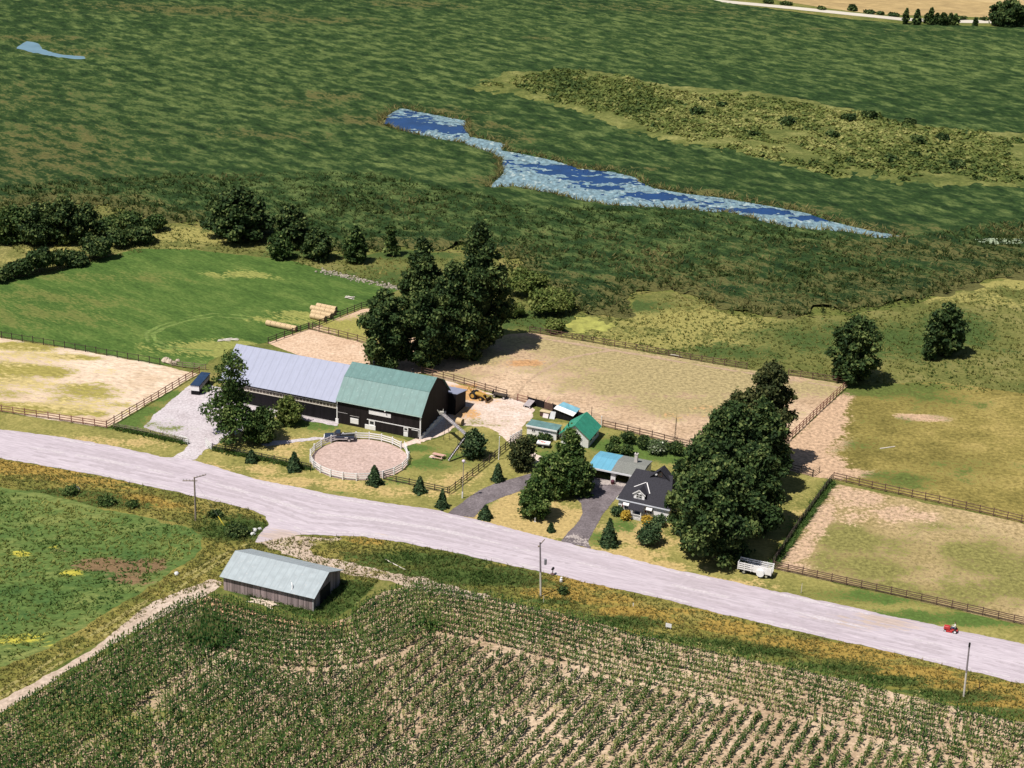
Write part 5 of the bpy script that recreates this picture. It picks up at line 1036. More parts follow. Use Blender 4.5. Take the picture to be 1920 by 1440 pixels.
fence("pale red-brown fence along the road side of the left pasture", [(-60, 762), (12, 774), (100, 787), (200, 803)], m_railred)
fence("red-brown fence running from the road up to the blue roofed shed", [(200, 803), (285, 753), (348, 715), (374, 700)], m_railred, h=1.5)
fence("weathered fence at the foot of the gravel yard left of the entrance", [(213, 803), (280, 816), (350, 832)], m_railgr, h=1.1, rails=3)
fence("dark fence along the road between the entrance and the round pen", [(399, 843), (440, 851), (500, 863), (583, 881)], m_raildk, h=1.2)
fence("dark fence along the road right of the round pen", [(719, 899), (780, 912), (839, 925)], m_raildk, h=1.2)
fence("dark brown fence crossing the lawn from the road up to the crab apple", [(842, 927), (900, 882), (957, 836)], m_raildk, h=1.5, sp=2.2, rails=3)
fence("dark fence along the hay field behind the long barn", [(503, 645), (540, 631), (578, 617)], m_raildk, h=1.5)
fence("dark fence beside the stacked hay bales", [(586, 617), (632, 597), (678, 579), (693, 575)], m_raildk, h=1.5)
fence("brown fence between the sand paddock and the small grass paddock", [(580, 618), (635, 631), (690, 646), (760, 665)], m_rail, h=1.5)
fence("short brown fence showing between the grove trees", [(745, 671), (782, 652), (800, 645)], m_rail, h=1.5)
fence("brown fence behind the green roofed barn and the yellow tractor", [(790, 700), (840, 712), (900, 730), (950, 744)], m_rail, h=1.5)
fence("brown fence between the farmyard gate and the black board fence", [(970, 752), (989, 757)], m_railred, h=1.5)
fence("brown fence behind the garden, from the white post to the tree row", [(1130, 801), (1180, 812), (1230, 824), (1284, 838), (1340, 850)], m_rail, h=1.5)
fence("brown fence along the marsh side of the big paddock", [(993, 623), (1100, 641), (1200, 658), (1300, 676), (1400, 692)], m_rail, h=1.4)
fence("thin brown fence from the tree row to the lone dark tree", [(1478, 704), (1540, 713), (1592, 721)], m_rail, h=1.4)
fence("brown fence along the lane up to the lone dark tree", [(1592, 722), (1540, 770), (1490, 817), (1444, 861)], m_railred, h=1.6, sp=1.9)
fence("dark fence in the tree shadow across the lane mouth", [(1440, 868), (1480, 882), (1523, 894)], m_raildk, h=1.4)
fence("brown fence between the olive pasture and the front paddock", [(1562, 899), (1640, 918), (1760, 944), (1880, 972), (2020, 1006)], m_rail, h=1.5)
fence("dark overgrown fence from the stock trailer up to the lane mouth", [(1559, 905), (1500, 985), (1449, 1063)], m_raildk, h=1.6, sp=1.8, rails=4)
fence("brown fence along the road side of the front paddock", [(1450, 1067), (1590, 1098), (1740, 1131), (1880, 1163), (2020, 1195)], m_rail, h=1.45, rails=4)
# weeds grown into the dark fence
q = []; 
for (a, b), n_ in ((((1559, 905), (1449, 1063)), 900), (((399, 843), (583, 881)), 350), (((213, 803), (350, 832)), 350)):
    A_, B_ = G(*a)[:2], G(*b)[:2]; t = np.random.RandomState(n_).rand(n_, 1); q.append(A_+(B_-A_)*t+np.random.RandomState(n_+1).normal(0, .25, (n_, 2)))
q = np.vstack(q); tufts("fence_weeds", m_cl, np.column_stack([q, np.full(len(q), .02)]), np.full(len(q), .75), np.full(len(q), .35), 91, 4, np.full(len(q), .35))
# round pen: white boards
rp = thing("round_pen", "white board fence of the round riding pen in front of the barn", "fence", (PENC[0], PENC[1], 0))
pm = MB().box(-.09, .09, -.09, .09, -.1, 1.5).mesh("post", m_white); g0, g1 = rad(22), rad(37); NPn = 22; angs = [g1+(2*math.pi-(g1-g0))*i/NPn for i in range(NPn+1)]
for a in angs: new_ob("post", pm, rp, (PENR*math.cos(a), PENR*math.sin(a), 0), a)
for z in (.45, .87, 1.29):
    mb = MB()
    for a, b in zip(angs[:-1], angs[1:]): r_ = PENR-.12; mb.beam((r_*math.cos(a+.004), r_*math.sin(a+.004), z), (r_*math.cos(b-.004), r_*math.sin(b-.004), z), .05, .2)
    mb.put("rail", m_white, rp)
ga_ = MB(); p = Vector((PENR*math.cos(g0), PENR*math.sin(g0), 0)); q_ = p+Vector((-.55, 1.9, 0))
for z in (.3, .7, 1.1, 1.45): ga_.beam((p.x, p.y, z), (q_.x, q_.y, z), .05, .14)
ga_.beam((q_.x, q_.y, .1), (q_.x, q_.y, 1.6), .1, .1); ga_.beam((p.x, p.y, .1), (p.x, p.y, 1.6), .12, .12); ga_.put("gate", m_white, rp)
def wing(label, px, h=1.5):
    a, b = G(*px[0]), G(*px[1]); r = thing("white_fence_panel", label, "fence", (a[0], a[1], 0)); d = b-a; n = 4
    for i in range(n+1): MB().box(-.08, .08, -.08, .08, 0, h+.1-.12*i).put("post", m_white, r, (d[0]*i/n, d[1]*i/n, 0))
    for k in range(4):
        mb = MB(); z = .25+k*.36; mb.beam((0, 0, z), (d[0], d[1], z*.9), .05, .2); mb.put("rail", m_white, r)
wing("white board wing at the right side of the left entrance", ((386, 838), (396, 843)), 1.7)
wing("white board end of the weathered fence at the left entrance", ((338, 829), (352, 833)), 1.1)
wing("white board wing between the gravel path and the crab apple tree", ((956, 832), (978, 817)), 1.6)
def gate(label, a, b, m, h=1.1, n=3):
    a, b = G(*a), G(*b); r = thing("field_gate", label, "gate", (a[0], a[1], 0)); d = b-a
    mb = MB()
    for k in range(n): mb.beam((0, 0, .3+k*h/n), (d[0], d[1], .3+k*h/n), .04, .07)
    mb.put("rail", m, r); mb = MB(); mb.beam((0, 0, 0), (0, 0, h+.2), .09, .09); mb.put("post", m, r); mb = MB(); mb.beam((d[0], d[1], 0), (d[0], d[1], h+.2), .09, .09); mb.put("post", m, r)
gate("low closed gate between the farmyard and the big paddock", (951, 745), (969, 751), m_rail, .5, 2)
gate("dark gate standing open at the lane mouth by the olive pasture", (1524, 894), (1536, 886), m_raildk)

# ------------------------------------------------------------------ things standing about
m_tyre = mat("tyre_rubber", (.02, .02, .02), var=.2); m_yel = mat("machine_yellow", (.46, .27, .06), var=.25, rough=.6)
m_navy = mat("navy_paint", (.018, .03, .06), rough=.25, var=.1, spec=.6); m_chrome = mat("pale_metal", (.6, .6, .62), rough=.35, metal=.6, var=.1)
m_red = mat("red_paint", (.45, .04, .04), rough=.4, var=.15); m_pole = mat("pole_wood", (.30, .24, .20), var=.3, scale=3); m_polew = mat("bleached_pole", (.62, .56, .50), var=.15, scale=2)
m_hay = mat("hay", (.56, .41, .24), var=.25, scale=6, bump=.5); m_hayend = mat("hay_end", (.20, .15, .10), var=.4, scale=5)
m_plank = mat("bare_planks", (.60, .50, .40), var=.2, scale=3)
m_pink = mat("faded_pink_boards", (.56, .34, .28), var=.2, scale=3)
def wheel(parent, x, y, z, r, w, rim=None, axis='y'):
    d = (0, w/2, 0) if axis == 'y' else (w/2, 0, 0)
    o = MB().tube([(x-d[0], y-d[1], z), (x+d[0], y+d[1], z)], r, 16).put("wheel", m_tyre, parent)
    MB().tube([(x-d[0]*1.1, y-d[1]*1.1, z), (x+d[0]*1.1, y+d[1]*1.1, z)], r*.55, 12).put("rim", rim or m_chrome, o); return o
# utility poles
def pole(nm, label, px, py, h, r, top=None, m=m_pole, mlow=None, lean=(0, 0), parts=()):
    p = G(px, py); t = thing(nm, label, "pole", (p[0], p[1], 0))
    if mlow:
        MB().tube([(0, 0, -.2), (lean[0]*.45, lean[1]*.45, h*.45)], [r, r*.92], 9).put("pole_butt", mlow, t)
        MB().tube([(lean[0]*.45, lean[1]*.45, h*.45), (lean[0], lean[1], h)], [r*.92, r*.7], 9).put("shaft", m, t)
    else: MB().tube([(0, 0, -.2), (lean[0], lean[1], h)], [r, r*.7], 9).put("shaft", m, t)
    return t
t = pole("utility_pole", "wooden utility pole with two crossarms in the verge left of the drive shed", 367, 976, 7.9, .17)
for z, a in ((7.75, rad(28)), (7.2, rad(28))):
    mb = MB(); c, s_ = math.cos(a), math.sin(a)
    if z > 7.5: mb.beam((-.1*c, -.1*s_, z), (2.0*c, 2.0*s_, z+.25), .12, .12)
    else: mb.beam((-1.9, -.1, z), (.5, 0, z+.05), .12, .12)
    o = mb.put("crossarm", m_pole, t)
    for k in range(4):
        u = .45+.5*k; q = (u*c, u*s_, z+.15+.06*u) if z > 7.5 else (-1.75+.5*k, -.05, z+.1)
        MB().tube([q, (q[0], q[1], q[2]+.2)], .05, 6).put("insulator", m_chrome, o)
t = pole("utility_pole", "tall pale utility pole in the verge by the corn field, across from the driveway", 1014, 1118, 9.3, .16, mlow=m_polew, m=mat("grey_pole", (.26, .22, .24), var=.2), lean=(-.55, 0))
mb = MB(); mb.beam((-.55, 0, 8.9), (.15, .6, 9.55), .10, .12); mb.beam((-.85, 0, 8.6), (-.45, 0, 8.65), .2, .2); mb.put("crossarm", m_pole, t)
mb = MB(); mb.tube([(-.32, .1, 6.6), (-.32, .1, 7.5)], .2, 10).put("transformer", mat("grey_can", (.2, .2, .22)), t, loc=(.75, 0, -1.1))
t = pole("utility_pole", "thin utility pole at the right end of the verge", 1807, 1306, 8.6, .15, mlow=m_polew, m=mat("grey_pole", (.26, .22, .24), var=.2), lean=(-.4, 0))
MB().beam((-.4, -.05, 8.1), (-.4, -.05, 8.75), .22, .22).put("insulator", m_tyre, t)
t = pole("yard_light", "slim yard light with white foot at the left asphalt arm", 867, 934, 6.9, .08, m=mat("grey_pole", (.26, .22, .24)), mlow=None)
MB().tube([(0, 0, -.05), (0, 0, 1.2)], .13, 8).put("pole_butt", m_white, t); MB().ball((0, 0, 7.0), (.3, .3, .26), 10, 7).put("lamp_head", mat("lilac_glass", (.62, .52, .62)), t); MB().beam((0, 0, 6.6), (.5, 0, 6.75), .05, .05).put("bracket", m_chrome, t)
t = pole("flag_pole", "plain white pole standing by the brown lawn fence", 935, 862, 4.4, .085, m=m_white)
MB().ball((0, 0, 4.45), .12, 8, 6).put("finial", m_white, t)
t = thing("radio_mast", "thin lattice mast in the paddock fence behind the garden", "mast", (G(1264, 836)[0], G(1264, 836)[1], 0)); mb = MB(); H_ = 5.6
for k in range(3): a = k*2.094; mb.tube([(.16*math.cos(a), .16*math.sin(a), 0), (.07*math.cos(a), .07*math.sin(a), H_)], .028, 5)
mb.put("mast_leg", m_raildk, t); mb = MB()
for k in range(14):
    z = .2+k*.39; r_ = .16-.09*z/H_
    for j in range(3): a, b = j*2.094, (j+1)*2.094; mb.tube([(r_*math.cos(a), r_*math.sin(a), z), (r_*math.cos(b), r_*math.sin(b), z+.3)], .02, 4)
mb.put("lattice", m_raildk, t); MB().tube([(0, 0, H_), (0, 0, H_+.7)], .02, 5).put("antenna", m_raildk, t)
t = pole("fence_post", "tall white post at the corner of the green roofed garage", 1127, 802, 2.3, .09, m=m_white); MB().ball((0, 0, 2.35), .12, 8, 5).put("cap", m_white, t)
t = pole("fence_post", "tall dark post behind the green roofed garage", 1108, 795, 3.6, .08, m=m_raildk)
t = pole("marker_stake", "thin pale stake in the grass below the front paddock", 1502, 1112, 1.7, .05, m=m_polew)
t = pole("marker_stake", "short dark post beside the right-hand utility pole", 1835, 1295, 1.3, .08, m=m_raildk)
t = pole("marker_stake", "short pale stake at the foot of the tall pale utility pole", 1019, 1130, 1.2, .05, m=m_polew)
p = G(421, 986); t = thing("guy_wire_guard", "yellow leaning guy wire guard right of the two-armed pole", "guard", (p[0], p[1], 0)); d = G(409, 968, 1.2)-p
MB().tube([(0, 0, -.1), (d[0], d[1], 1.2)], .07, 7).put("guard_tube", mat("guard_yellow", (.65, .52, .05)), t)
d2 = G(367, 976)-p; MB().tube([(d[0], d[1], 1.2), (d2[0], d2[1], 7.3)], .012, 4).put("guy_wire", m_chrome, t)
# hay bales
bm_ = MB(); R_ = .62; bm_.tube([(-.6, 0, R_), (-.57, 0, R_), (.57, 0, R_), (.6, 0, R_)], [R_*.94, R_, R_, R_*.94], 16)
proto = thing("hay_bale", "round hay bale at the near end of the single row of bales", "bale", (0, 0, 0), 0, "round hay bales by the hay field fence")
bm_.put("bale_body", m_hay, proto, smooth=False)
for s_ in (-1, 1): MB().tube([(s_*.60, 0, R_), (s_*.605, 0, R_)], R_*.92, 16).put("bale_end", m_hayend, proto)
first = [True]
def bale(x, y, a, label, z=0, group="round hay bales by the hay field fence"):
    o = proto if first[0] else copy_tree(proto); first[0] = False
    o.location = (x, y, z); o.rotation_euler = (0, 0, a+random.uniform(-.04, .04)); o["label"] = label; o["group"] = group; return o
random.seed(3)
a_, b_ = G(553, 621), G(500, 610); d = (b_-a_); n_ = 6; ang = math.atan2(d[1], d[0])
nmz = ["first, nearest the fence", "second from the fence", "third from the fence", "fourth from the fence", "fifth from the fence", "last, farthest from the fence"]
for i in range(n_): q = a_+d/np.hypot(*d[:2])*(.2+1.23*i); bale(q[0], q[1], ang, f"hay bale in the single row, {nmz[i]}")
rn_ = ["front", "second", "third", "back"]
for r_i, (e, n_, sh_) in enumerate((((608, 602), 3, 0), ((619, 597), 4, 0), ((628, 591), 5, .2), ((635, 586), 4, .9))):
    a_ = G(*e)
    for i in range(n_): q = a_+d/np.hypot(*d[:2])*(.3+1.22*i+sh_); bale(q[0], q[1], ang, f"hay bale in the {rn_[r_i]} row of the big stack, {['first', 'second', 'third', 'fourth', 'fifth'][i]} from the fence")
p = G(862, 796); bale(p[0], p[1], rad(150), "single hay bale lying at the barn's shadow edge in the yard", group="round hay bales by the hay field fence").scale = (1.05, 1.05, 1.05)
def pile(nm, label, cat, px, py, L_, w_, n, m, seed, zt=.25):
    p = G(px, py); rd_ = random.Random(seed); t = thing(nm, label, cat, (p[0], p[1], 0), rad(rd_.uniform(-25, 10)))
    mb = MB()
    for i in range(n):
        a = rd_.uniform(-.35, .35); y = rd_.uniform(-w_/2, w_/2); x = rd_.uniform(-.25, .25)*L_; l = L_*rd_.uniform(.35, .55); z = .05+zt*(1-abs(y)/w_)*rd_.random()
        mb.beam((x-l*math.cos(a), y-l*math.sin(a), z), (x+l*math.cos(a), y+l*math.sin(a), z+rd_.uniform(-.03, .06)), .22, .06)
    mb.put("boards", m, t); return t
pile("board_pile", "loose pile of pale boards lying before the weathered drive shed", "pile", 497, 1131, 3.6, 1.2, 12, m_plank, 1)
pile("board_pile", "pale boards lying in the hay field behind the long barn", "pile", 427, 638, 3.0, .9, 8, m_polew, 2)
pile("board_pile", "small white pile in the hay field beyond the bales", "pile", 657, 560, 1.8, .8, 8, m_polew, 3, .5)
pile("board_pile", "pale boards at the marsh side fence of the big paddock", "pile", 1266, 668, 2.2, .5, 6, m_polew, 4)
p, q = G(722, 1050), G(761, 1070); t = thing("fallen_pole", "pale pole lying in the grass right of the drive shed", "pole", (p[0], p[1], 0)); MB().tube([(0, 0, .12), (q[0]-p[0], q[1]-p[1], .12)], [.09, .06], 7).put("shaft", m_polew, t)
p, q = G(1650, 842), G(1678, 838); t = thing("fallen_pole", "short pale log lying in the olive pasture", "pole", (p[0], p[1], 0)); MB().tube([(0, 0, .1), (q[0]-p[0], q[1]-p[1], .1)], [.12, .09], 7).put("shaft", m_polew, t)
def rock(label, px, py, r, seed, m=None, g="boulders beside the road"):
    p = G(px, py); mb = MB(); mb.ball((0, 0, r*.4), (r, r*.85, r*.7), 9, 6, .13, random.Random(seed)); o = mb.put("boulder", m or m_stone, None, (p[0], p[1], 0), seed*1.3); tag(o, label, "rock", g)
rock("white boulder among the green bushes of the left verge", 144, 919, .62, 1); rock("small white rock at the right edge of the clover field", 331, 1077, .42, 2)
rock("pale boulder nearest the gravel turnout left of the drive shed", 474, 1003, .45, 3); rock("pale boulder behind the nearest one at the gravel turnout", 478, 996, .5, 4); rock("flat pale rock at the edge of the gravel turnout", 487, 993, .35, 5)
m_rub = mat("tan_rubble", (.52, .42, .33), var=.25, scale=2)
for i, (px, py, r) in enumerate(((310, 679, .9), (318, 681, .8), (326, 684, .7), (314, 676, .6), (333, 678, .5))): rock(["largest", "second largest", "third", "rearmost", "outlying"][i]+" lump of tan rubble at the hay field corner", px, py, r, 11+i, m_rub, "rubble at the hay field corner")
# stone row at the marsh side of the hay field: a heap nobody counts
rs = np.random.RandomState(12); mb = MB(); l_ = np.array(PW([(600, 508), (640, 517), (680, 527), (720, 535), (748, 543)]))
for i in range(230):
    k = rs.randint(4); t_ = rs.rand(); q = l_[k]+(l_[k+1]-l_[k])*t_+rs.normal(0, .8, 2); r = rs.uniform(.12, .36); mb.ball((q[0], q[1], r*.4), (r, r*.8, r*.7), 6, 4, .15, random.Random(i))
o = mb.put("rubble", mat("field_stones", (.34, .30, .24), var=.4, scale=1)); tag(o, "row of pale field stones along the marsh side of the hay field", "stones", None, "stuff")
# pickup truck
p = G(637, 826); t = thing("pickup_truck", "dark navy pickup truck parked behind the round pen", "truck", (p[0], p[1]+.2, 0), rad(4))
pr = [(-2.8, .55), (2.7, .55), (2.7, 1.15), (.15, 1.15), (-.95, 1.12), (-2.75, .98)]
MB().prism(pr, -.95, .95).put("body", m_navy, t, bevel=.05)
MB().prism([(-1.15, 1.12), (.2, 1.16), (.1, 1.78), (-.55, 1.80)], -.82, .82).put("cab", m_navy, t, bevel=.05)
MB().prism([(-1.13, 1.18), (-1.08, 1.18), (-.60, 1.74), (-.66, 1.74)], -.74, .74).put("windshield", m_glass, t, loc=(-.03, 0, 0))
for y in (-.835, .83): MB().box(-.62, .02, y, y+.01, 1.25, 1.68).put("side_window", m_glass, t)
bd_ = MB(); bd_.box(.35, 2.6, -.8, .8, 1.0, 1.155); bd_.put("cargo_bed", m_dark, t)
MB().box(-2.92, -2.78, -.9, .9, .5, .78).put("bumper", m_white, t); MB().box(-2.75, 2.5, -.965, -.952, .52, .72).put("side_stripe", m_chrome, t); MB().box(.9, 1.5, -.965, -.952, .85, 1.0).put("door_badge", m_white, t)
for x in (-1.85, 1.7):
    for y in (-.85, .85): wheel(t, x, y, .38, .38, .25)
for y in (-.65, .65): MB().tube([(-2.82, y, .85), (-2.79, y, .85)], .1, 8).put("headlight", m_white, t)
# yellow loader tractor
p = G(898, 748); t = thing("loader_tractor", "yellow loader tractor parked behind the barn by the fence", "tractor", (p[0], p[1], 0), rad(-28))
MB().prism([(-1.6, .7), (1.0, .6), (1.1, 1.15), (-.4, 1.25), (-1.6, 1.2)], -.4, .4).put("body", m_yel, t, bevel=.04)
MB().box(-1.5, -.9, -.35, .35, 1.2, 1.45).put("seat", m_tyre, t); mb = MB()
for x, y in ((-1.5, -.5), (-1.5, .5)): mb.beam((x, y, 1.1), (x, y, 2.2), .08, .08)
mb.beam((-1.5, -.54, 2.2), (-1.5, .54, 2.2), .08, .08); mb.put("roll_bar", m_yel, t)
for y in (-.62, .62): mb = MB(); mb.beam((-.6, y, 1.2), (1.2, y, 1.0), .12, .16); mb.beam((1.2, y, 1.0), (2.0, y, .5), .12, .14); mb.put("loader_arm", m_yel, t)
mb = MB(); mb.poly([(2.0, -1, .8), (2.0, 1, .8), (1.95, 1, .1), (1.95, -1, .1)]); mb.poly([(1.95, -1, .1), (1.95, 1, .1), (2.7, 1, .1), (2.7, -1, .1)])
for y in (-1, 1): mb.poly([(2.0, y, .8), (1.95, y, .1), (2.7, y, .1)])
mb.put("bucket", mat("dark_bucket", (.10, .06, .03)), t); mb = MB(); mb.beam((-1.6, 0, .9), (-2.4, .1, 1.9), .14, .18); mb.beam((-2.4, .1, 1.9), (-2.9, .1, .8), .12, .14); mb.put("backhoe_arm", m_yel, t)
for y in (-.72, .72): wheel(t, -1.0, y, .72, .72, .38, m_yel); wheel(t, .8, y, .42, .42, .26, m_yel)
# flat wagon
p = G(937, 746); t = thing("hay_wagon", "low dark flat wagon standing along the fence right of the yellow tractor", "wagon", (p[0], p[1], 0), rad(-20))
MB().box(-1.5, 1.5, -.55, .55, .72, .84).put("deck", m_raildk, t)
for x in (-1.0, 1.0):
    for y in (-.5, .5): wheel(t, x, y, .34, .34, .16)
mb = MB(); mb.beam((1.5, 0, .6), (2.4, -.1, .3), .08, .08); mb.put("drawbar", m_raildk, t); MB().box(-1.48, -1.42, -.5, .5, .85, 1.35).put("end_rack", m_raildk, t)
# round-the-yard bits
p = G(991, 763); t = thing("tipped_cart", "small cart with a tilted grey lid before the black board fence", "cart", (p[0], p[1], 0), rad(-30))
mb = MB(); mb.poly([(-.8, -.7, .45), (.6, -.7, .45), (.9, .8, 1.25), (-.5, .8, 1.25)]); mb.poly([(-.8, -.7, .40), (-.5, .8, 1.20), (.9, .8, 1.20), (.6, -.7, .40)]); mb.put("lid", mat("grey_panel", (.34, .30, .31), var=.2), t)
MB().prism([(-.75, .2), (.75, .2), (.75, .5), (-.75, .42)], -.55, .7).put("box", m_dark, t)
for x in (-.6, .6): wheel(t, x, -.6, .25, .25, .12)
p = G(1012, 780); t = thing("crate", "brown crate with a tan lid among the scrap by the black board fence", "crate", (p[0], p[1], 0), rad(-22))
MB().box(0, 1.9, 0, .9, 0, .95).put("box", mat("brown_crate", (.10, .05, .045)), t); MB().box(-.1, 2.0, -.1, 1.0, .96, 1.06).put("lid", mat("tan_board", (.56, .44, .27)), t)
p = G(1019, 781); t = thing("scrap_sheet", "pinkish white panel leaning against the brown crate", "panel", (p[0], p[1], 0), rad(-22)); mb = MB(); mb.poly([(0, -.5, .02), (1.1, -.5, .02), (1.1, -.02, .95), (0, -.02, .95)]); mb.poly([(0, -.46, .02), (0, .02, .95), (1.1, .02, .95), (1.1, -.46, .02)]); mb.put("sheet", mat("pink_white", (.66, .55, .55)), t)
p = G(1031, 783); t = thing("scrap_sheet", "grey white door panel leaning left of the striped roof shed", "panel", (p[0], p[1], 0), rad(-14)); mb = MB(); mb.poly([(0, -.6, .02), (1.0, -.6, .02), (1.1, .1, 1.3), (.1, .1, 1.3)]); mb.poly([(0, -.56, .02), (.1, .14, 1.3), (1.1, .14, 1.3), (1.0, -.56, .02)]); mb.put("sheet", mat("grey_white", (.55, .55, .58)), t)
p = G(1019, 762); t = thing("leaning_plank", "long pale plank leaning up over the black board fence", "plank", (p[0], p[1], 0), 0); MB().beam((0, 0, .4), (1.1, 1.0, 1.7), .2, .05).put("board", m_pink, t)
# black board fence
a_, b_ = G(989, 757), G(1100, 790); d = b_-a_; t = thing("board_fence", "solid black board fence behind the scrap and the dark shed", "fence", (a_[0], a_[1], 0)); Ld = np.hypot(*d[:2]); ns = 7
for i in range(ns):
    u, v_ = i/ns, (i+1)/ns; mb = MB(); mb.beam((d[0]*u, d[1]*u, .75), (d[0]*v_*.999, d[1]*v_*.999, .75), .05, 1.45+.1*(i % 2)); mb.put("board_panel", m_black if i != 2 else m_rail, t)
for i in range(ns+1): MB().box(-.07, .07, -.07, .07, 0, 1.75).put("post", m_black, t, (d[0]*i/ns, d[1]*i/ns+.1, 0))
# small trailer with white and red load
p = G(1019, 838); t = thing("flatbed_trailer", "small dark trailer carrying a white and red patterned load before the white shed", "trailer", (p[0], p[1], 0), rad(-12))
MB().box(-1.3, 1.3, -.6, .6, .45, .6).put("deck", m_dark, t); ld = MB(); ld.box(-1.25, 1.2, -.5, .75, .61, .95); lo_ = ld.put("load", m_white, t, bevel=.06)
mb = MB(); mb.box(-.55, .0, -.2, .3, .951, .97); mb.box(.1, .35, -.35, .1, .951, .97); mb.box(-.9, -.7, .1, .5, .951, .97); mb.put("red_print", mat("faded_red", (.55, .16, .14)), lo_)
for y in (-.68, .68): wheel(t, 0, y, .3, .3, .16)
MB().beam((-1.3, 0, .5), (-2.1, 0, .35), .07, .07).put("drawbar", m_dark, t)
# picnic table
p = G(822, 859); t = thing("picnic_table", "faded pink picnic table on the lawn right of the round pen", "table", (p[0], p[1], 0), rad(-22))
mb = MB()
for i in range(4): mb.box(-1.1, 1.1, -.42+i*.215, -.23+i*.215, .72, .77)
mb.put("tabletop", m_pink, t)
for y in (-.95, .68): MB().box(-1.1, 1.1, y, y+.27, .42, .47).put("bench", m_pink, t)
for x in (-.8, .8):
    mb = MB(); mb.beam((x, -.75, .02), (x, -.2, .72), .09, .06); mb.beam((x, .75, .02), (x, .2, .72), .09, .06); mb.beam((x, -.95, .40), (x, .95, .40), .06, .09); mb.put("leg_frame", m_plank, t)
p = G(812, 857); t = thing("pale_sheet", "pale flat board lying beside the picnic table", "board", (p[0], p[1], 0), rad(-22)); MB().box(-.6, .5, -.5, .5, .02, .09).put("board", mat("cream_board", (.66, .55, .46)), t)
# hay elevators
base = G(841, 866); top_ = G(876, 815, 3.9); endp = G(829, 776, 4.5)
def conveyor(nm, label, a, b, w=.42, m=m_raildk):
    t = thing(nm, label, "elevator", (a[0], a[1], 0)); o = np.array([a[0], a[1], 0]); a = a-o; b = b-o; d = b-a; s_ = np.array([d[1], -d[0], 0]); s_ = s_/np.linalg.norm(s_)*w/2
    for q in (-1, 1):
        mb = MB(); mb.beam(a+s_*q+np.array([0, 0, .1]), b+s_*q+np.array([0, 0, .1]), .07, .2); mb.put("side_rail", m, t)
    mb = MB(); mb.beam(a, b, w-.1, .04); mb.put("trough", mat("galvanized", (.42, .40, .42), var=.3), t); mb = MB(); n_ = int(np.linalg.norm(d)/.45)
    for i in range(n_): c = a+d*(i+.5)/n_+np.array([0, 0, .07]); mb.beam(c-s_*.85, c+s_*.85, .05, .08)
    mb.put("slats", m, t); return t, a, b, d
t, a, b, d = conveyor("hay_elevator", "long hay elevator rising from the lawn beside the picnic table", base+np.array([0, 0, .3]), top_)
mb = MB(); c = a+d*.62; mb.beam((c[0]-.7, c[1]+.4, 0), c, .07, .07); mb.beam((c[0]+.7, c[1]-.4, 0), c, .07, .07); c = a+d*.97; mb.beam((c[0]-.9, c[1]+.2, 0), c, .07, .07); mb.beam((c[0]+.9, c[1]+.1, 0), c, .07, .07); mb.put("support_frame", m_raildk, t)
t, a, b, d = conveyor("hay_elevator", "upper hay elevator reaching from the first one towards the barn gable", top_+np.array([0, 0, -.25]), endp, .6, mat("grey_iron", (.30, .27, .27), var=.3))
mb = MB(); mb.beam(b+np.array([-.5, 0, .1]), b+np.array([-.9, .2, .7]), .1, .1); mb.beam(b+np.array([.1, .3, .1]), b+np.array([.2, .4, .8]), .12, .1); mb.box(b[0]-.5, b[0]+.3, b[1]-.2, b[1]+.4, b[2]-.1, b[2]+.4); mb.put("motor", mat("grey_iron", (.4, .38, .34)), t)
mb = MB(); c = a+d*.8; mb.beam((c[0]-.6, c[1], 0), c, .07, .07); mb.beam((c[0]+.6, c[1], 0), c, .07, .07); c = a+d*.35; mb.beam((c[0], c[1]-.6, 0), c, .07, .07); mb.beam((c[0], c[1]+.6, 0), c, .07, .07); mb.put("support_frame", m_raildk, t)
# stock trailer / white rack wagon under the trees
p = G(1416, 1076); t = thing("stock_trailer", "white slatted stock trailer with a round white tank on its side, under the trees", "trailer", (p[0], p[1], 0), rad(-20))
MB().box(-2.7, 2.7, -.85, .85, .55, .68).put("deck", m_dark, t)
for y in (-.9, .9):
    mb = MB()
    for k in range(4): mb.box(-2.7, 2.7, y-.03, y+.03, .80+k*.34, .98+k*.34)
    mb.put("side_rack", m_white, t)
    for i in range(6): MB().box(-2.7+i*1.07-.05, -2.7+i*1.07+.05, y-.06, y+.06, .68, 2.05).put("rack_post", m_white, t)
for x in (-2.7, 2.7):
    mb = MB()
    for k in range(4): mb.box(x-.03, x+.03, -.85, .85, .80+k*.34, .95+k*.34)
    mb.put("end_rack", m_white, t)
MB().tube([(1.0, -1.0, .95), (1.0, -1.35, .95)], .62, 18).put("tank", mat("white_plastic", (.82, .82, .84)), t)
MB().box(-.2, 2.6, -.95, -.935, .75, 1.9).put("side_panel", m_white, t)
for x in (-1.7, 1.9):
    for y in (-.75, .75): wheel(t, x, y, .36, .36, .2)
MB().box(-.9, 1.2, -.4, .5, .69, 1.3).put("load", mat("white_sacks", (.7, .68, .72), var=.3), t)
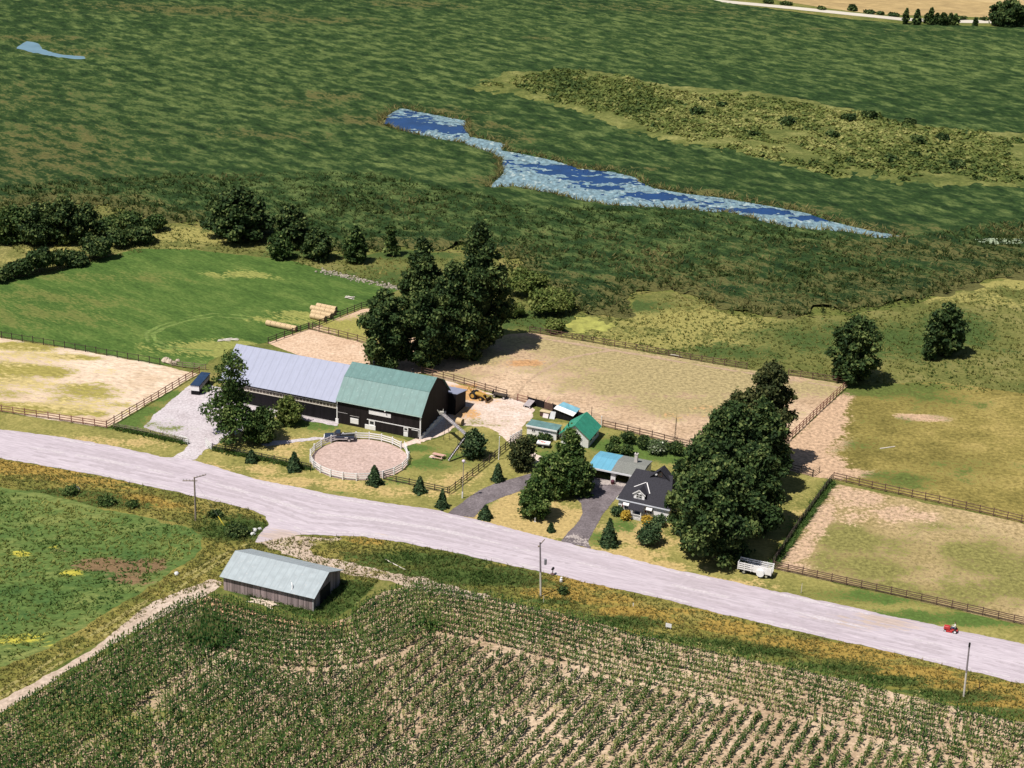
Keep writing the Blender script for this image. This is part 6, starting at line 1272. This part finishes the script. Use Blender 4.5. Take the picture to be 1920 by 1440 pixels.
# red lawn tractor with its rider at the roadside
p = G(1782, 1184); RT_A = rad(-17); t = thing("lawn_tractor", "small red lawn tractor at the edge of the road near the right side", "tractor", (p[0], p[1], 0), RT_A)
MB().prism([(-1.05, .35), (-.1, .35), (-.1, .82), (-.35, .9), (-1.0, .84)], -.32, .32).put("hood", m_red, t, bevel=.04)
MB().prism([(-.1, .3), (1.0, .3), (1.05, .55), (.3, .55), (.05, .42), (-.1, .42)], -.42, .42).put("body", m_red, t, bevel=.03)
MB().box(-.65, .25, -.55, .55, .12, .26).put("mower_deck", m_red, t); MB().box(.38, .80, -.24, .24, .56, .66).put("seat", m_tyre, t); MB().box(.78, .86, -.24, .24, .66, .95).put("seat_back", m_tyre, t)
mb = MB(); mb.tube([(-.12, 0, .8), (.02, 0, 1.0)], .02, 6); mb.tube([(.02+.17*math.sin(k*.524)*.55, .17*math.cos(k*.524), 1.0+.17*math.sin(k*.524)*.8) for k in range(13)], .015, 5, False); mb.put("steering_wheel", m_tyre, t)
for y in (-.45, .45): wheel(t, .65, y, .30, .30, .24, m_white); wheel(t, -.78, y, .2, .2, .16, m_white)
for y in (-.2, .2): MB().tube([(-1.07, y, .68), (-1.04, y, .68)], .07, 8).put("headlight", m_white, t)
m_skin = mat("skin", (.50, .30, .21), var=.05); m_shirt = mat("white_shirt", (.82, .80, .70), var=.05); m_jean = mat("blue_jeans", (.06, .09, .16), var=.2)
def figure(label, loc, rz, J, E_, mats):
    """one skinned body: joints J name->(pos, radius), edges E_"""
    names = list(J); me = bpy.data.meshes.new("person"); me.from_pydata([J[k][0] for k in names], [(names.index(a), names.index(b)) for a, b in E_], [])
    o = new_ob("person", me, None, loc, rz); tag(o, label, "person")
    md = o.modifiers.new("s", 'SKIN'); sv = me.skin_vertices[0].data
    for i, k in enumerate(names): sv[i].radius = (J[k][1], J[k][1]); sv[i].use_root = (k == 'pelvis')
    md.use_smooth_shade = True; o.modifiers.new("u", 'SUBSURF').levels = 1; o.modifiers[-1].render_levels = 1
    me.materials.append(mats); return o
J = {'pelvis': ((.58, 0, .78), .15), 'waist': ((.60, 0, .95), .13), 'chest': ((.56, 0, 1.18), .16), 'neck': ((.54, 0, 1.36), .06), 'head0': ((.52, 0, 1.46), .09), 'head1': ((.52, 0, 1.60), .085)}
for s_, k in ((-1, 'l'), (1, 'r')):
    J.update({f'sh{k}': ((.55, .19*s_, 1.28), .065), f'el{k}': ((.40, .27*s_, 1.06), .045), f'wr{k}': ((.14, .17*s_, 1.04), .032), f'hd{k}': ((.06, .15*s_, 1.04), .032), f'hip{k}': ((.52, .11*s_, .76), .095), f'kn{k}': ((.12, .20*s_, .80), .07), f'an{k}': ((-.02, .22*s_, .40), .045), f'to{k}': ((-.18, .22*s_, .36), .04)})
E_ = [('pelvis', 'waist'), ('waist', 'chest'), ('chest', 'neck'), ('neck', 'head0'), ('head0', 'head1')]
for k in 'lr': E_ += [('chest', f'sh{k}'), (f'sh{k}', f'el{k}'), (f'el{k}', f'wr{k}'), (f'wr{k}', f'hd{k}'), ('pelvis', f'hip{k}'), (f'hip{k}', f'kn{k}'), (f'kn{k}', f'an{k}'), (f'an{k}', f'to{k}')]
pl_ = Vector((p[0], p[1], 0))
body = figure("person in a white shirt riding the small red lawn tractor", pl_, RT_A, J, E_, m_shirt)
mb = MB(); mb.ball((.52, 0, 1.54), (.105, .09, .13), 12, 8); mb.ball((.405, 0, 1.535), (.025, .018, .025), 6, 5)
for y in (-.09, .09): mb.ball((.53, y, 1.54), (.025, .012, .035), 6, 4)
mb.put("face", m_skin, body, smooth=True); mb = MB(); mb.ball((.545, 0, 1.575), (.11, .098, .12), 12, 8); mb.put("hair", mat("brown_hair", (.07, .04, .025)), body, smooth=True)
for y in (-.035, .035): MB().ball((.424, y, 1.56), (.012, .016, .012), 6, 4).put("eye", m_dark, body)
MB().box(.412, .422, -.03, .03, 1.485, 1.495).put("mouth", m_red, body)
# trousers follow the legs; hands with fingers round the wheel
for s_, k in ((-1, 'l'), (1, 'r')):
    MB().tube([J[f'hip{k}'][0], J[f'kn{k}'][0], J[f'an{k}'][0]], [.118, .085, .062], 10).put("trouser_leg", m_jean, body, smooth=True)
    MB().tube([(-.01, .22*s_, .37), (-.2, .22*s_, .34)], [.06, .05], 8).put("shoe", m_tyre, body)
    h_ = MB(); hx, hy, hz = J[f'hd{k}'][0]; h_.ball((hx, hy, hz), (.05, .042, .028), 8, 6)
    for f_, (ll, of) in enumerate(((.055, -.03), (.065, -.01), (.06, .01), (.048, .028))): h_.tube([(hx-.035, hy+of, hz+.005), (hx-.035-ll*.6, hy+of, hz+.012), (hx-.035-ll, hy+of, hz-.02)], [.010, .009, .007], 5)
    h_.tube([(hx+.01, hy-s_*.035, hz), (hx-.03, hy-s_*.06, hz-.01)], [.011, .008], 5); h_.put("hand", m_skin, body)
# mailbox, sign and small roadside things
p = G(1036, 1078); t = thing("mailbox", "dark mailbox on a post at the road edge by the tall pale pole", "mailbox", (p[0], p[1], 0), rad(-20)); MB().box(-.05, .05, -.05, .05, 0, 1.0).put("post", m_raildk, t)
MB().prism([(-.17, 1.0), (.17, 1.0), (.17, 1.17), (.1, 1.28), (-.1, 1.28), (-.17, 1.17)], -.3, .3).put("box", m_dark, t); MB().ball((0, -.05, .16), (.38, .3, .18), 8, 5).put("stone_base", mat("dark_stones", (.12, .07, .07)), t)
p = G(1052, 1092); t = thing("milk_can", "white can standing in the verge beside the dark mailbox", "can", (p[0], p[1], 0)); MB().tube([(0, 0, 0), (0, 0, .55), (0, 0, .7), (0, 0, .85)], [.24, .24, .14, .16], 12).put("can_body", m_white, t); MB().tube([(0, 0, .85), (0, 0, .92)], .17, 12).put("lid", m_white, t)
tree("verge_bush", "small dark bush in the verge right of the white can", "bush", 1056, 1113, 10, 17, 'shrub', f_dark, 230, 400, .25, trunk=False)
for i, (px, py, h, w, lab) in enumerate(((132, 926, 12, 26, "dark low bush under the white boulder in the left verge"), (200, 944, 12, 34, "wide dark bush halfway along the left verge"), (248, 950, 10, 18, "dark bush at the right end of the left verge"), (405, 968, 9, 24, "dark bush just above the yellow guard"), (443, 1003, 16, 44, "dark green bush in the ditch below the turnout"))):
    tree("verge_bush", lab, "bush", px, py, h, w, 'shrub', f_mid if i < 3 else f_dark, 240+i, 700, .3, trunk=False)
p = G(1253, 1180); t = thing("road_sign", "small plain white sign board low in the verge above the corn", "sign", (p[0], p[1], 0), rad(-20)); MB().box(-.45, .45, -.02, .02, .35, 1.0).put("board", m_white, t)
for x in (-.3, .3): MB().box(x-.03, x+.03, .021, .06, 0, .95).put("post", m_polew, t)
p = G(1187, 1137); t = thing("marker_stake", "small white marker stake among the orange flowers", "pole", (p[0], p[1], 0)); MB().box(-.06, .06, -.03, .03, 0, .6).put("shaft", m_white, t)
p = G(949, 580); t = thing("parked_car", "small white car barely showing behind the tallest poplar", "car", (p[0]+.3, p[1], 0), rad(-35)); MB().prism([(-2, .35), (2, .35), (2, .8), (1.3, .9), (.8, 1.35), (-.8, 1.35), (-1.3, .9), (-2, .8)], -.8, .8).put("body", m_white, t, bevel=.08)
MB().prism([(-1.2, .92), (1.2, .92), (.75, 1.3), (-.75, 1.3)], -.815, .815).put("side_window", m_glass, t)
for x in (-1.25, 1.25):
    for y in (-.75, .75): wheel(t, x, y, .3, .3, .18)
p = G(1152, 906); t = thing("planter", "dark red planter at the foot of the white garage pillar", "planter", (p[0]-.35, p[1]-.4, 0)); MB().tube([(0, 0, 0), (0, 0, .5)], [.28, .38], 12).put("pot", mat("dark_red_pot", (.10, .03, .03)), t); MB().ball((0, 0, .6), (.4, .4, .25), 9, 6, .1, random.Random(2)).put("plant", mat("dark_flowers", (.10, .03, .05), var=.5, scale=9), t)
p = G(1107, 896); t = thing("gas_tank", "small white tank at the left corner of the carport", "tank", (p[0], p[1], 0)); MB().tube([(0, 0, 0), (0, 0, .6), (0, 0, .75)], [.25, .25, .1], 12).put("tank_body", m_white, t)
p = G(1003, 976); t = thing("garden_ornament", "small white ornament at the foot of the front island tree", "ornament", (p[0], p[1]-.4, 0)); MB().tube([(0, 0, 0), (0, 0, .3), (0, 0, .55), (0, 0, .75)], [.2, .1, .16, .06], 10).put("figure", m_white, t)
